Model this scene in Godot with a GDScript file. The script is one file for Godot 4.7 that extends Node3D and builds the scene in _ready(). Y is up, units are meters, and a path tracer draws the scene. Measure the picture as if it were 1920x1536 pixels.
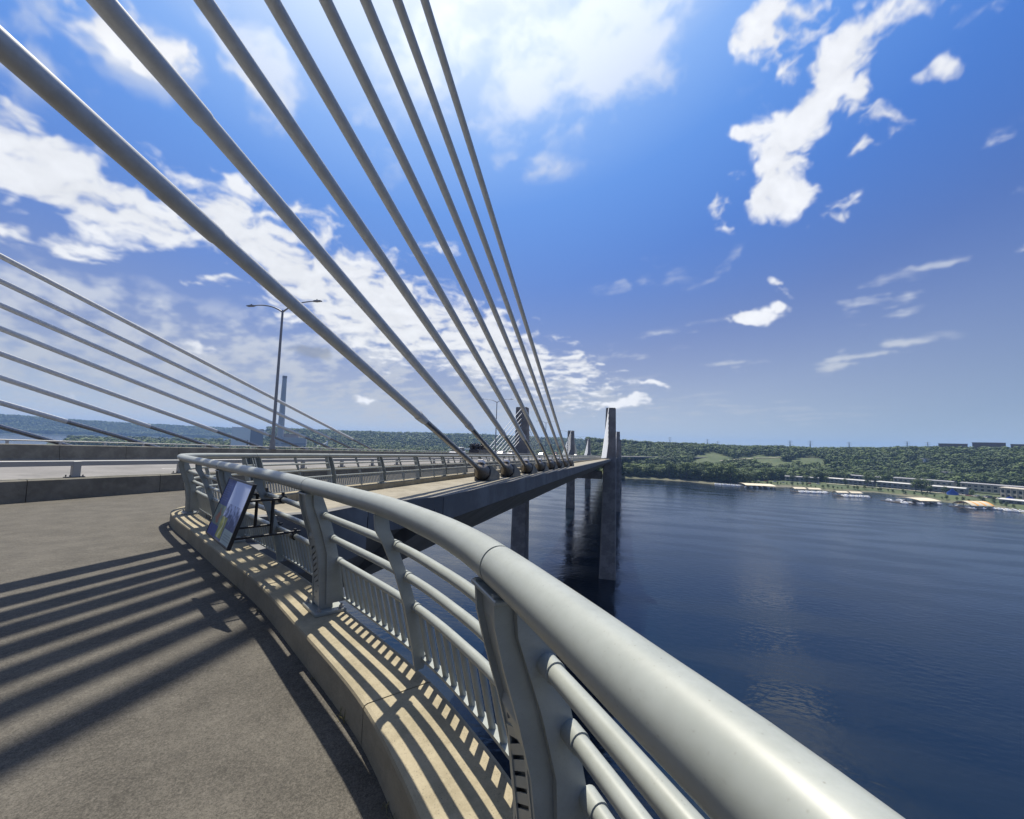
extends Node3D
# A cable-stayed river bridge seen from the curved overlook of its walkway. y is up, the bridge runs along -z and falls gently that way.

const GRADE := 0.025          # fall of the deck per metre along z
const KERB_TOP := -1.39       # level of the kerb top below the eye; the walkway is at -1.60
const WATER := -60.0
const SUN_ELEVATION := 69.0
const SUN_BEARING := 34.0     # degrees left of the bridge axis

class Shape:
	# collects triangles; front faces clockwise
	var v := PackedVector3Array()
	var n := PackedVector3Array()
	var c := PackedColorArray()
	var i := PackedInt32Array()
	var tint := Color(1, 1, 1)
	var tinted := false
	func put(p: Vector3, q: Vector3) -> int:
		v.append(p)
		n.append(q)
		if tinted:
			c.append(tint)
		return v.size() - 1
	func tri(a: Vector3, b: Vector3, d: Vector3) -> void:
		var m := (b - a).cross(d - a)
		if m.length_squared() < 1e-16:
			return
		m = m.normalized()
		var k := put(a, m)
		put(b, m)
		put(d, m)
		i.append_array([k, k + 2, k + 1])
	func quad(a: Vector3, b: Vector3, d: Vector3, e: Vector3) -> void:
		var m := (d - a).cross(e - b)
		if m.length_squared() < 1e-16:
			return
		m = m.normalized()
		var k := put(a, m)
		put(b, m)
		put(d, m)
		put(e, m)
		i.append_array([k, k + 2, k + 1, k, k + 3, k + 2])
	func box(xf: Transform3D, s: Vector3, ch := 0.0) -> void:
		# a box centred on xf, its edges chamfered by ch
		var h := s / 2
		if ch <= 0.0:
			for ax in 3:
				for sg in [-1.0, 1.0]:
					var p := Vector3.ZERO
					p[ax] = sg * h[ax]
					var u := Vector3.ZERO
					var w := Vector3.ZERO
					u[(ax + 1) % 3] = h[(ax + 1) % 3]
					w[(ax + 2) % 3] = h[(ax + 2) % 3] * sg
					quad(xf * (p - u - w), xf * (p + u - w), xf * (p + u + w), xf * (p - u + w))
			return
		var g := h - Vector3(ch, ch, ch)
		for ax in 3:
			for sg in [-1.0, 1.0]:
				var p := Vector3.ZERO
				p[ax] = sg * h[ax]
				var u := Vector3.ZERO
				var w := Vector3.ZERO
				u[(ax + 1) % 3] = g[(ax + 1) % 3]
				w[(ax + 2) % 3] = g[(ax + 2) % 3] * sg
				quad(xf * (p - u - w), xf * (p + u - w), xf * (p + u + w), xf * (p - u + w))
		for ax in 3:
			var b1 := (ax + 1) % 3
			var b2 := (ax + 2) % 3
			for s1 in [-1.0, 1.0]:
				for s2 in [-1.0, 1.0]:
					var p := Vector3.ZERO
					p[b1] = s1 * h[b1]
					p[b2] = s2 * g[b2]
					var q := Vector3.ZERO
					q[b1] = s1 * g[b1]
					q[b2] = s2 * h[b2]
					var u := Vector3.ZERO
					u[ax] = g[ax] * s1 * s2
					quad(xf * (p - u), xf * (p + u), xf * (q + u), xf * (q - u))
		for sx in [-1.0, 1.0]:
			for sy in [-1.0, 1.0]:
				for sz in [-1.0, 1.0]:
					var s3 := Vector3(sx, sy, sz)
					var a := xf * (s3 * Vector3(h.x, g.y, g.z))
					var b := xf * (s3 * Vector3(g.x, h.y, g.z))
					var d := xf * (s3 * Vector3(g.x, g.y, h.z))
					if sx * sy * sz > 0:
						tri(a, b, d)
					else:
						tri(a, d, b)
	func tube(pts: PackedVector3Array, rad, sides := 12, caps := true) -> void:
		# a smooth round bar along pts; rad is a number or one radius for each point
		var m := pts.size()
		var up := Vector3.UP
		var first := v.size()
		for k in m:
			var t := (pts[mini(k + 1, m - 1)] - pts[maxi(k - 1, 0)]).normalized()
			if absf(t.dot(up)) > 0.95:
				up = Vector3.RIGHT if absf(t.x) < 0.8 else Vector3.BACK
			var s := t.cross(up).normalized()
			var w := s.cross(t)
			var r: float = rad[k] if rad is Array else rad
			for j in sides:
				var a := TAU * j / sides
				var d := s * cos(a) + w * sin(a)
				put(pts[k] + d * r, d)
		for k in m - 1:
			for j in sides:
				var a := first + k * sides + j
				var b := first + k * sides + (j + 1) % sides
				i.append_array([a, b, a + sides, b, b + sides, a + sides])
		if caps:
			for e in [0, m - 1]:
				var t := (pts[1] - pts[0]).normalized() * -1.0 if e == 0 else (pts[m - 1] - pts[m - 2]).normalized()
				var mid := put(pts[e], t)
				for j in sides:
					put(v[first + e * sides + j], t)
				for j in sides:
					var a := mid + 1 + j
					var b := mid + 1 + (j + 1) % sides
					if e == 0:
						i.append_array([mid, b, a])
					else:
						i.append_array([mid, a, b])
	func loft(rings: Array, closed := true, caps := true) -> void:
		# flat-faced skin over a list of equal rings of points (each ring counter-clockwise seen from the far end)
		var m: int = rings[0].size()
		for k in rings.size() - 1:
			for j in (m if closed else m - 1):
				var j2 := (j + 1) % m
				quad(rings[k][j], rings[k][j2], rings[k + 1][j2], rings[k + 1][j])
		if caps:
			for e in [0, rings.size() - 1]:
				var ring: Array = rings[e]
				var axis: Vector3 = (rings[rings.size() - 1][0] - rings[0][0]).normalized()
				var o: Vector3 = ring[0]
				var u := Vector3.ZERO
				for q in ring:
					if (q - o).length() > u.length():
						u = q - o
				u = u.normalized()
				var w := Vector3.ZERO
				for q in ring:
					var d: Vector3 = (q - o) - u * (q - o).dot(u)
					if d.length() > w.length():
						w = d
				w = w.normalized()
				var flat := PackedVector2Array()
				for q in ring:
					flat.append(Vector2((q - o).dot(u), (q - o).dot(w)))
				var idx := Geometry2D.triangulate_polygon(flat)
				var face := u.cross(w)
				var outward: Vector3 = axis if e > 0 else -axis
				for k in range(0, idx.size(), 3):
					var a: Vector3 = ring[idx[k]]
					var b: Vector3 = ring[idx[k + 1]]
					var d: Vector3 = ring[idx[k + 2]]
					if (b - a).cross(d - a).dot(outward) < 0:
						tri(a, d, b)
					else:
						tri(a, b, d)
	func mesh() -> ArrayMesh:
		var a := []
		a.resize(Mesh.ARRAY_MAX)
		a[Mesh.ARRAY_VERTEX] = v
		a[Mesh.ARRAY_NORMAL] = n
		if tinted:
			a[Mesh.ARRAY_COLOR] = c
		a[Mesh.ARRAY_INDEX] = i
		var m := ArrayMesh.new()
		m.add_surface_from_arrays(Mesh.PRIMITIVE_TRIANGLES, a)
		return m

var mats := {}
var taken := {}
var rng := RandomNumberGenerator.new()

# the inner edge of the walkway kerb in plan (x, z): round the overlook, round the nose and along the bridge
const EDGE := [Vector2(0.47, 2.2), Vector2(0.47, 1.4), Vector2(0.43, 0.7), Vector2(0.35, 0.2), Vector2(0.24, -0.18), Vector2(0.11, -0.43), Vector2(-0.04, -0.645), Vector2(-0.20, -0.87), Vector2(-0.42, -1.165), Vector2(-0.64, -1.43), Vector2(-0.93, -1.71), Vector2(-1.45, -2.13), Vector2(-2.38, -2.72), Vector2(-3.5, -3.4), Vector2(-4.7, -4.03), Vector2(-6.35, -4.9), Vector2(-7.4, -5.44), Vector2(-8.15, -5.86), Vector2(-8.55, -6.15), Vector2(-8.85, -6.55), Vector2(-9.0, -7.0), Vector2(-9.1, -7.6), Vector2(-9.2, -8.6), Vector2(-9.3, -10), Vector2(-9.35, -11.5), Vector2(-9.35, -14), Vector2(-9.35, -20), Vector2(-9.35, -30), Vector2(-9.35, -40)]
var edge_p := PackedVector2Array()
var edge_s := PackedFloat32Array()

func at(x: float, level: float, z: float) -> Vector3:
	return Vector3(x, level + GRADE * z, z)

func make_edge() -> void:
	for k in range(1, EDGE.size() - 2):
		var a: Vector2 = EDGE[k - 1]
		var b: Vector2 = EDGE[k]
		var d: Vector2 = EDGE[k + 1]
		var e: Vector2 = EDGE[k + 2]
		for j in 12:
			var t := j / 12.0
			edge_p.append(0.5 * (2.0 * b + (d - a) * t + (2.0 * a - 5.0 * b + 4.0 * d - e) * t * t + (3.0 * b - a - 3.0 * d + e) * t * t * t))
	edge_s.append(0.0)
	for k in range(1, edge_p.size()):
		edge_s.append(edge_s[k - 1] + edge_p[k].distance_to(edge_p[k - 1]))

func edge_at(s: float) -> Array:
	# [point, direction along, direction outward] at arc length s
	var k := clampi(edge_s.bsearch(s) - 1, 0, edge_p.size() - 2)
	var f := (s - edge_s[k]) / (edge_s[k + 1] - edge_s[k])
	var p := edge_p[k].lerp(edge_p[k + 1], f)
	var k0 := maxi(k - 2, 0)
	var k1 := mini(k + 3, edge_p.size() - 1)
	var t := (edge_p[k1] - edge_p[k0]).normalized()
	return [p, t, Vector2(-t.y, t.x)]

func rail_at(s: float, o: float, h: float) -> Vector3:
	# point on the railing: arc s, o outward of the kerb's inner edge, h above the kerb top
	var e := edge_at(s)
	var q: Vector2 = e[0] + e[2] * o
	return at(q.x, KERB_TOP + h, q.y)

func rail_frame(s: float) -> Basis:
	# x along the railing, y up, z outward
	var e := edge_at(s)
	return Basis(Vector3(e[1].x, GRADE * e[1].y, e[1].y).normalized(), Vector3.UP, Vector3(e[2].x, GRADE * e[2].y, e[2].y).normalized())

func numbered(called: String) -> String:
	taken[called] = taken.get(called, -1) + 1
	return called if taken[called] == 0 else "%s_%03d" % [called, taken[called]]

func part(called: String, s, mat: Material, parent: Node3D) -> MeshInstance3D:
	var o := MeshInstance3D.new()
	o.name = called
	o.mesh = s.mesh() if s is Shape else s
	o.material_override = mat
	parent.add_child(o, true)
	return o

func tag(o: Node3D, label: String, category: String, group := "", kind := "") -> Node3D:
	if label:
		o.set_meta("label", label)
	if category:
		o.set_meta("category", category)
	if group:
		o.set_meta("group", group)
	if kind:
		o.set_meta("kind", kind)
	return o

func thing(called: String, label: String, category: String, group := "") -> Node3D:
	var o := Node3D.new()
	o.name = numbered(called)
	add_child(o)
	tag(o, label, category, group)
	return o

func single(called: String, s, mat: Material, label: String, category: String, group := "") -> MeshInstance3D:
	var o := MeshInstance3D.new()
	o.name = numbered(called)
	o.mesh = s.mesh() if s is Shape else s
	o.material_override = mat
	add_child(o)
	tag(o, label, category, group)
	return o

func setting(called: String, s, mat: Material) -> MeshInstance3D:
	var o := MeshInstance3D.new()
	o.name = numbered(called)
	o.mesh = s.mesh() if s is Shape else s
	o.material_override = mat
	add_child(o)
	o.set_meta("kind", "structure")
	return o

func along_z(s: Shape, profile: Array, z0: float, z1: float) -> void:
	# a profile of (x, level), clockwise seen from the camera end, drawn out from z0 to z1 (z1 < z0)
	var a := []
	var b := []
	for q in profile:
		a.append(at(q.x, q.y, z0))
		b.append(at(q.x, q.y, z1))
	var area := 0.0
	for k in profile.size():
		var p: Vector2 = profile[k]
		var q: Vector2 = profile[(k + 1) % profile.size()]
		area += p.x * q.y - q.x * p.y
	if area < 0:
		a.reverse()
		b.reverse()
	s.loft([b, a])

func sweep(s: Shape, profile: Array, s0: float, s1: float, step := 0.1) -> void:
	# a profile of (outward, height above kerb top) carried along the kerb edge
	var rings := []
	var m := maxi(1, ceili((s1 - s0) / step))
	for k in m + 1:
		var ring := []
		for q in profile:
			ring.append(rail_at(lerpf(s0, s1, float(k) / m), q.x, q.y))
		rings.append(ring)
	s.loft(rings)

func slab(s: Shape, outline: PackedVector2Array, top: float, bottom: float) -> void:
	# a plan outline (x, z) with flat top and bottom following the grade
	var idx := Geometry2D.triangulate_polygon(outline)
	for k in range(0, idx.size(), 3):
		var q := [outline[idx[k]], outline[idx[k + 1]], outline[idx[k + 2]]]
		if (q[1] - q[0]).cross(q[2] - q[0]) > 0:
			q.reverse()
		s.tri(at(q[0].x, top, q[0].y), at(q[1].x, top, q[1].y), at(q[2].x, top, q[2].y))
		s.tri(at(q[0].x, bottom, q[0].y), at(q[2].x, bottom, q[2].y), at(q[1].x, bottom, q[1].y))
	var ccw := not Geometry2D.is_polygon_clockwise(outline)
	for k in outline.size():
		var p := outline[k]
		var q := outline[(k + 1) % outline.size()]
		if ccw:
			s.quad(at(q.x, top, q.y), at(q.x, bottom, q.y), at(p.x, bottom, p.y), at(p.x, top, p.y))
		else:
			s.quad(at(p.x, top, p.y), at(p.x, bottom, p.y), at(q.x, bottom, q.y), at(q.x, top, q.y))

# ---------- materials ----------

func srgb(r: float, g: float, b: float) -> Color:
	return Color(r, g, b).linear_to_srgb()

func mottled(size: int, sd: int, a: Color, b: Color, layers: Array, speck := 0.0, speck_color := Color.BLACK) -> ImageTexture:
	# a seamless texture between linear colours a and b; layers: [frequency, weight]
	var sums := PackedFloat32Array()
	sums.resize(size * size)
	var total := 0.0
	for l in layers:
		var f := FastNoiseLite.new()
		f.seed = sd + int(l[0] * 1000)
		f.frequency = l[0]
		f.fractal_octaves = 4
		var data := f.get_seamless_image(size, size).get_data()
		for k in size * size:
			sums[k] += l[1] * data[k] / 255.0
		total += l[1]
	var out := PackedByteArray()
	out.resize(size * size * 3)
	var r := RandomNumberGenerator.new()
	r.seed = sd
	var ramp := []
	for k in 256:
		var q := a.lerp(b, smoothstep(0.26, 0.74, k / 255.0)).linear_to_srgb()
		ramp.append([q.r8, q.g8, q.b8])
	var dark := speck_color.linear_to_srgb()
	for k in size * size:
		var q: Array = ramp[clampi(int(sums[k] / total * 255), 0, 255)]
		if speck > 0.0 and r.randf() < speck:
			var m := r.randf_range(0.25, 0.9)
			out[k * 3] = int(lerpf(q[0], dark.r8, m))
			out[k * 3 + 1] = int(lerpf(q[1], dark.g8, m))
			out[k * 3 + 2] = int(lerpf(q[2], dark.b8, m))
		else:
			out[k * 3] = q[0]
			out[k * 3 + 1] = q[1]
			out[k * 3 + 2] = q[2]
	return ImageTexture.create_from_image(Image.create_from_data(size, size, false, Image.FORMAT_RGB8, out))

func grey_noise(size: int, sd: int, freq: float, octaves := 4) -> ImageTexture:
	var f := FastNoiseLite.new()
	f.seed = sd
	f.frequency = freq
	f.fractal_octaves = octaves
	return ImageTexture.create_from_image(f.get_seamless_image(size, size))

func surface(albedo, rough: float, metal := 0.0, tex: Texture2D = null, metres := 1.0, relief: Texture2D = null, depth := 0.0, own := false) -> StandardMaterial3D:
	var m := StandardMaterial3D.new()
	m.albedo_color = albedo.linear_to_srgb() if albedo is Color else Color.WHITE
	m.roughness = rough
	m.metallic = metal
	if tex:
		m.albedo_texture = tex
	if relief:
		m.heightmap_enabled = true
		m.heightmap_texture = relief
		m.heightmap_scale = depth
	if tex or relief:
		m.uv1_triplanar = true
		m.uv1_world_triplanar = not own
		m.uv1_scale = Vector3.ONE / metres
	return m

func make_materials() -> void:
	var fine := grey_noise(512, 5, 0.06, 5)
	mats.walk = surface(null, 0.92, 0.0, mottled(1024, 11, Color(0.028, 0.025, 0.020), Color(0.105, 0.096, 0.080), [[0.004, 0.5], [0.02, 0.35], [0.06, 0.55], [0.12, 1.0], [0.26, 1.2]], 0.13, Color(0.014, 0.013, 0.011)), 2.3, fine, 0.6)
	mats.kerb = surface(null, 0.88, 0.0, mottled(512, 21, Color(0.208, 0.179, 0.116), Color(0.284, 0.247, 0.169), [[0.006, 1.0], [0.05, 0.7], [0.25, 0.6]], 0.02, Color(0.076, 0.068, 0.055)), 1.7, fine, 0.25)
	mats.concrete = surface(null, 0.9, 0.0, mottled(512, 31, Color(0.123, 0.117, 0.097), Color(0.191, 0.181, 0.150), [[0.005, 1.0], [0.03, 0.6], [0.2, 0.4]], 0.01, Color(0.062, 0.062, 0.053)), 3.0, fine, 0.3)
	mats.ledge = surface(null, 0.9, 0.0, mottled(512, 36, Color(0.168, 0.150, 0.115), Color(0.231, 0.210, 0.164), [[0.005, 1.0], [0.03, 0.6], [0.2, 0.4]], 0.01, Color(0.070, 0.070, 0.063)), 3.0)
	mats.girder = surface(null, 0.9, 0.0, mottled(512, 41, Color(0.101, 0.100, 0.097), Color(0.149, 0.149, 0.148), [[0.004, 1.0], [0.03, 0.4]]), 7.0)
	mats.tower = surface(null, 0.9, 0.0, mottled(512, 51, Color(0.140, 0.126, 0.115), Color(0.203, 0.185, 0.171), [[0.004, 1.0], [0.02, 0.5]]), 14.0)
	mats.road = surface(null, 0.9, 0.0, mottled(512, 61, Color(0.107, 0.104, 0.101), Color(0.164, 0.158, 0.154), [[0.004, 1.0], [0.05, 0.5], [0.3, 0.5]]), 6.0)
	mats.marking = surface(Color(0.525, 0.518, 0.490), 0.7)
	mats.paint = surface(null, 0.38, 0.0, mottled(512, 71, Color(0.239, 0.255, 0.232), Color(0.280, 0.298, 0.276), [[0.01, 1.0], [0.08, 0.5], [0.3, 0.3]], 0.004, Color(0.131, 0.123, 0.100)), 0.9, grey_noise(256, 8, 0.03), 0.02)
	mats.paint.clearcoat_enabled = true
	mats.paint.clearcoat = 0.25
	mats.paint.clearcoat_roughness = 0.25
	mats.slot = surface(Color(0.070, 0.070, 0.059), 0.55, 0.2)
	mats.joint = surface(Color(0.112, 0.112, 0.105), 0.6)
	mats.galvanized = surface(null, 0.42, 0.75, mottled(256, 81, Color(0.266, 0.273, 0.280), Color(0.406, 0.413, 0.420), [[0.03, 1.0], [0.15, 0.6]]), 0.5)
	mats.white_rail = surface(Color(0.350, 0.350, 0.336), 0.45, 0.2)
	mats.cable = surface(null, 0.36, 0.0, mottled(256, 91, Color(0.43, 0.435, 0.435), Color(0.51, 0.515, 0.515), [[0.02, 1.0], [0.1, 0.4]]), 1.5)
	mats.sleeve = surface(null, 0.30, 0.9, mottled(256, 95, Color(0.16, 0.165, 0.18), Color(0.27, 0.275, 0.29), [[0.02, 1.0], [0.1, 0.5]]), 0.9)
	mats.boot = surface(null, 0.45, 0.35, mottled(256, 99, Color(0.112, 0.098, 0.084), Color(0.210, 0.189, 0.161), [[0.03, 1.0], [0.1, 0.6]]), 0.7)
	mats.rubber = surface(Color(0.015, 0.015, 0.018), 0.6)
	mats.plate = surface(Color(0.735, 0.706, 0.686), 0.45)
	mats.black = surface(Color(0.012, 0.012, 0.013), 0.45)
	mats.lamp = surface(Color(0.19, 0.20, 0.22), 0.45, 0.2)
	mats.glass = surface(Color(0.02, 0.025, 0.03), 0.22)
	mats.tyre = surface(Color(0.015, 0.015, 0.015), 0.8)
	mats.car_white = surface(Color(0.504, 0.504, 0.504), 0.25)
	mats.car_dark = surface(Color(0.02, 0.02, 0.03), 0.3)
	mats.car_red = surface(Color(0.25, 0.03, 0.025), 0.3)
	mats.car_grey = surface(Color(0.25, 0.26, 0.28), 0.3)
	var water := StandardMaterial3D.new()
	water.albedo_color = Color(0.003, 0.008, 0.015).linear_to_srgb()
	water.metallic_specular = 0.5
	water.uv1_triplanar = true
	water.uv1_world_triplanar = true
	water.uv1_scale = Vector3.ONE / 170.0
	water.heightmap_enabled = true
	water.heightmap_texture = waves()
	water.heightmap_scale = 10.0
	water.roughness = 1.0
	water.roughness_texture = wind()
	mats.water = water

func wind() -> ImageTexture:
	# patches where the breeze roughens the water, drawn out along the wind
	var f := FastNoiseLite.new()
	f.seed = 14
	f.frequency = 0.012
	f.fractal_octaves = 4
	var im := f.get_seamless_image(128, 512)
	im.resize(512, 512, Image.INTERPOLATE_CUBIC)
	var d := im.get_data()
	for k in d.size():
		d[k] = int(lerpf(26.0, 60.0, smoothstep(0.3, 0.75, d[k] / 255.0)))
	return ImageTexture.create_from_image(Image.create_from_data(512, 512, false, Image.FORMAT_L8, d))

func waves() -> ImageTexture:
	# short wind ripples lying across the wind, over a faint longer swell
	var size := 2048
	var f := FastNoiseLite.new()
	f.seed = 4
	f.frequency = 0.035
	f.fractal_octaves = 3
	var base := f.get_seamless_image(size / 2, size)
	base.resize(size, size, Image.INTERPOLATE_CUBIC)
	var g := FastNoiseLite.new()
	g.seed = 9
	g.frequency = 0.008
	g.fractal_octaves = 3
	var swell := g.get_seamless_image(size / 2, size / 2)
	swell.resize(size, size, Image.INTERPOLATE_CUBIC)
	var a := base.get_data()
	var b := swell.get_data()
	var out := PackedByteArray()
	out.resize(size * size)
	for k in size * size:
		out[k] = (a[k] * 5 + b[k] * 3) / 8
	return ImageTexture.create_from_image(Image.create_from_data(size, size, false, Image.FORMAT_L8, out))
const CLOUDS := [
	[0,0.2366,0.6780,-0.6959,0.951,-0.308,0.024,0.0607,0.0399,1.10], [0,0.3324,0.6196,-0.7111,0.683,0.362,0.635,0.0625,0.0385,1.10], [0,0.3042,0.5701,-0.7632,0.219,0.738,0.638,0.0672,0.0362,1.10],
	[0,0.2800,0.5395,-0.7940,0.280,-0.837,-0.470,0.0721,0.0488,1.15], [0,0.2758,0.4735,-0.8365,0.851,0.285,0.442,0.0504,0.0419,1.15], [0,0.4421,0.5591,-0.7014,0.877,-0.434,0.207,0.0348,0.0203,1.00],
	[0,0.3801,0.6373,-0.6703,0.919,-0.175,0.354,0.0466,0.0216,0.90], [0,0.3909,0.5218,-0.7583,0.732,0.324,0.600,0.0516,0.0450,1.10], [0,0.3577,0.5714,-0.7386,0.389,0.628,0.674,0.0421,0.0318,1.08],
	[0,0.1882,0.4767,-0.8587,0.452,-0.818,-0.355,0.0376,0.0215,0.92], [0,0.3681,0.4277,-0.8255,0.742,0.400,0.538,0.0322,0.0227,0.85], [0,0.2267,0.5706,-0.7893,0.959,-0.271,0.080,0.0310,0.0167,0.75],
	[0,0.2735,0.6274,-0.7291,0.619,0.466,0.633,0.0344,0.0264,0.85], [0,0.2373,0.2766,-0.9312,0.968,-0.150,0.202,0.0494,0.0141,0.85], [0,0.2909,0.2797,-0.9150,0.953,-0.172,0.250,0.0180,0.0094,0.75],
	[0,0.0221,0.1040,-0.9943,0.999,-0.032,0.019,0.0354,0.0112,0.95], [0,-0.0139,0.0963,-0.9953,1.000,-0.026,-0.016,0.0290,0.0088,0.70], [0,-0.7797,0.1595,-0.6054,0.624,0.116,-0.773,0.0568,0.0114,0.70],
	[0,-0.5831,0.0761,-0.8089,0.812,0.028,-0.583,0.0347,0.0085,0.50], [0,-0.8842,0.0512,-0.4643,0.467,0.054,-0.883,0.0173,0.0071,0.60], [0,-0.1157,0.0925,-0.9890,0.993,-0.015,-0.118,0.0190,0.0077,0.70],
	[0,0.3004,0.3191,-0.8988,0.751,-0.660,0.017,0.0257,0.0110,0.70], [0,0.1833,0.5201,-0.8342,0.971,-0.226,0.072,0.0243,0.0111,0.65], [0,0.3726,0.0660,-0.9256,0.928,-0.051,0.370,0.0211,0.0052,0.50],
	[0,0.0628,0.1453,-0.9874,0.997,-0.050,0.056,0.0513,0.0061,0.55], [1,-0.8431,0.4023,-0.3569,0.241,-0.311,-0.919,0.0771,0.0579,1.05], [1,-0.8242,0.3760,-0.4234,0.352,-0.245,-0.903,0.1133,0.0612,1.10],
	[1,-0.7879,0.3564,-0.5022,0.604,0.286,-0.744,0.0611,0.0360,0.85], [1,-0.6744,0.3672,-0.6406,0.553,-0.324,-0.768,0.1779,0.0664,1.10], [1,-0.5457,0.2983,-0.7831,0.731,-0.289,-0.619,0.3119,0.0937,1.15],
	[1,-0.3000,0.2271,-0.9265,0.840,-0.396,-0.369,0.2352,0.0745,1.10], [1,-0.6809,0.4501,-0.5777,0.519,-0.260,-0.814,0.0612,0.0220,0.80], [1,-0.6122,0.4514,-0.6492,0.754,0.087,-0.651,0.0534,0.0162,0.75],
	[1,-0.4388,0.4226,-0.7930,0.891,0.091,-0.444,0.0645,0.0167,0.75], [1,-0.8668,0.2916,-0.4045,0.456,0.137,-0.879,0.0907,0.0265,0.80], [1,-0.1450,0.1621,-0.9761,0.988,-0.020,-0.150,0.1132,0.0437,0.90],
	[1,-0.7602,0.2853,-0.5836,0.643,0.201,-0.739,0.0517,0.0139,0.70], [1,-0.5686,0.3762,-0.7315,0.816,0.142,-0.561,0.1353,0.0443,0.80], [0,-0.7173,0.5886,-0.3729,0.375,-0.126,-0.919,0.0777,0.0307,0.92],
	[0,-0.7033,0.5695,-0.4255,0.373,-0.214,-0.903,0.0336,0.0182,0.80], [2,-0.7296,0.5739,-0.3718,0.376,-0.118,-0.919,0.1014,0.0432,0.70], [2,-0.7880,0.5291,-0.3149,-0.147,-0.659,-0.738,0.0731,0.0408,0.75],
	[2,-0.6034,0.6198,-0.5017,0.054,-0.596,-0.801,0.0888,0.0356,0.80], [1,-0.6058,0.5954,-0.5277,0.260,-0.479,-0.839,0.0414,0.0204,0.70], [2,-0.1643,0.7328,-0.6603,0.967,-0.013,-0.255,0.3136,0.1343,0.85],
	[2,-0.2174,0.6609,-0.7183,0.960,0.012,-0.279,0.1876,0.0700,0.50], [2,-0.0544,0.7032,-0.7089,0.951,0.252,0.177,0.1206,0.0443,0.60], [2,-0.1891,0.5776,-0.7941,0.970,-0.017,-0.243,0.1000,0.0253,0.50],
	[2,0.0185,0.3742,-0.9272,0.994,-0.103,-0.022,0.1058,0.0367,0.40], [2,0.4297,0.2712,-0.8613,0.681,0.529,0.506,0.0488,0.0224,0.75], [2,0.4304,0.1746,-0.8856,0.848,0.257,0.463,0.0790,0.0126,0.80],
	[2,0.0441,0.2271,-0.9729,0.967,0.237,0.099,0.1526,0.0244,0.60], [2,0.2319,0.1881,-0.9544,0.971,-0.103,0.216,0.0578,0.0112,0.50], [2,0.1473,0.0821,-0.9857,0.989,-0.037,0.145,0.2850,0.0357,0.35],
	[2,-0.8700,0.2005,-0.4504,0.450,-0.049,-0.892,0.2513,0.0485,0.85], [2,-0.7311,0.1621,-0.6627,0.680,0.100,-0.726,0.6179,0.0769,0.90], [2,-0.7917,0.0521,-0.6087,0.611,0.039,-0.791,1.3237,0.0622,0.80],
	[2,-0.3145,0.1128,-0.9425,0.949,0.005,-0.316,0.3695,0.0779,0.75], [2,0.4887,0.3143,-0.8139,0.812,0.176,0.556,0.0344,0.0062,0.50], [2,0.1828,0.3766,-0.9082,0.650,0.647,0.399,0.0509,0.0099,0.45],
	[2,-0.4716,0.6037,-0.6428,0.099,-0.688,-0.719,0.1053,0.0511,0.35], [2,0.4022,0.2813,-0.8712,0.911,-0.222,0.349,0.0300,0.0057,0.50], [2,0.4572,0.2435,-0.8554,0.870,0.080,0.487,0.0327,0.0065,0.50],
	[2,-0.3010,0.7249,-0.6196,0.934,0.092,-0.346,0.1933,0.0674,0.50], [3,-0.6640,0.1798,-0.7258,0.746,0.089,-0.660,0.0475,0.0149,1.00]]

# ---------- sky ----------

var sky_rows := []
var sky_noise := []
const SKY_W := 3072

func sun_towards() -> Vector3:
	var e := deg_to_rad(SUN_ELEVATION)
	var b := deg_to_rad(SUN_BEARING)
	return Vector3(-sin(b) * cos(e), sin(e), -cos(b) * cos(e))

const BLUES := [[0.0, 1.5, 1.5, 1.5], [16.0, 1.05, 1.1, 1.2], [25.0, 0.62, 0.78, 1.05], [33.0, 0.25, 0.46, 0.93], [40.0, 0.125, 0.315, 0.81], [50.0, 0.062, 0.205, 0.65], [61.0, 0.034, 0.135, 0.49], [75.0, 0.030, 0.115, 0.42], [110.0, 0.028, 0.10, 0.38], [180.0, 0.035, 0.11, 0.40]]
const HAZES := [[0.0, 0.9, 0.95, 1.0], [40.0, 0.72, 0.76, 0.81], [62.0, 0.65, 0.695, 0.735], [69.0, 0.58, 0.655, 0.715], [78.0, 0.41, 0.51, 0.60], [120.0, 0.24, 0.33, 0.46], [180.0, 0.20, 0.28, 0.42]]

func ramp_at(table: Array, t: float) -> Vector3:
	for k in table.size() - 1:
		if t <= table[k + 1][0]:
			var f: float = (t - table[k][0]) / (table[k + 1][0] - table[k][0])
			var a: Array = table[k]
			var b: Array = table[k + 1]
			return Vector3(lerpf(a[1], b[1], f), lerpf(a[2], b[2], f), lerpf(a[3], b[3], f))
	var e: Array = table[table.size() - 1]
	return Vector3(e[1], e[2], e[3])

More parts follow.
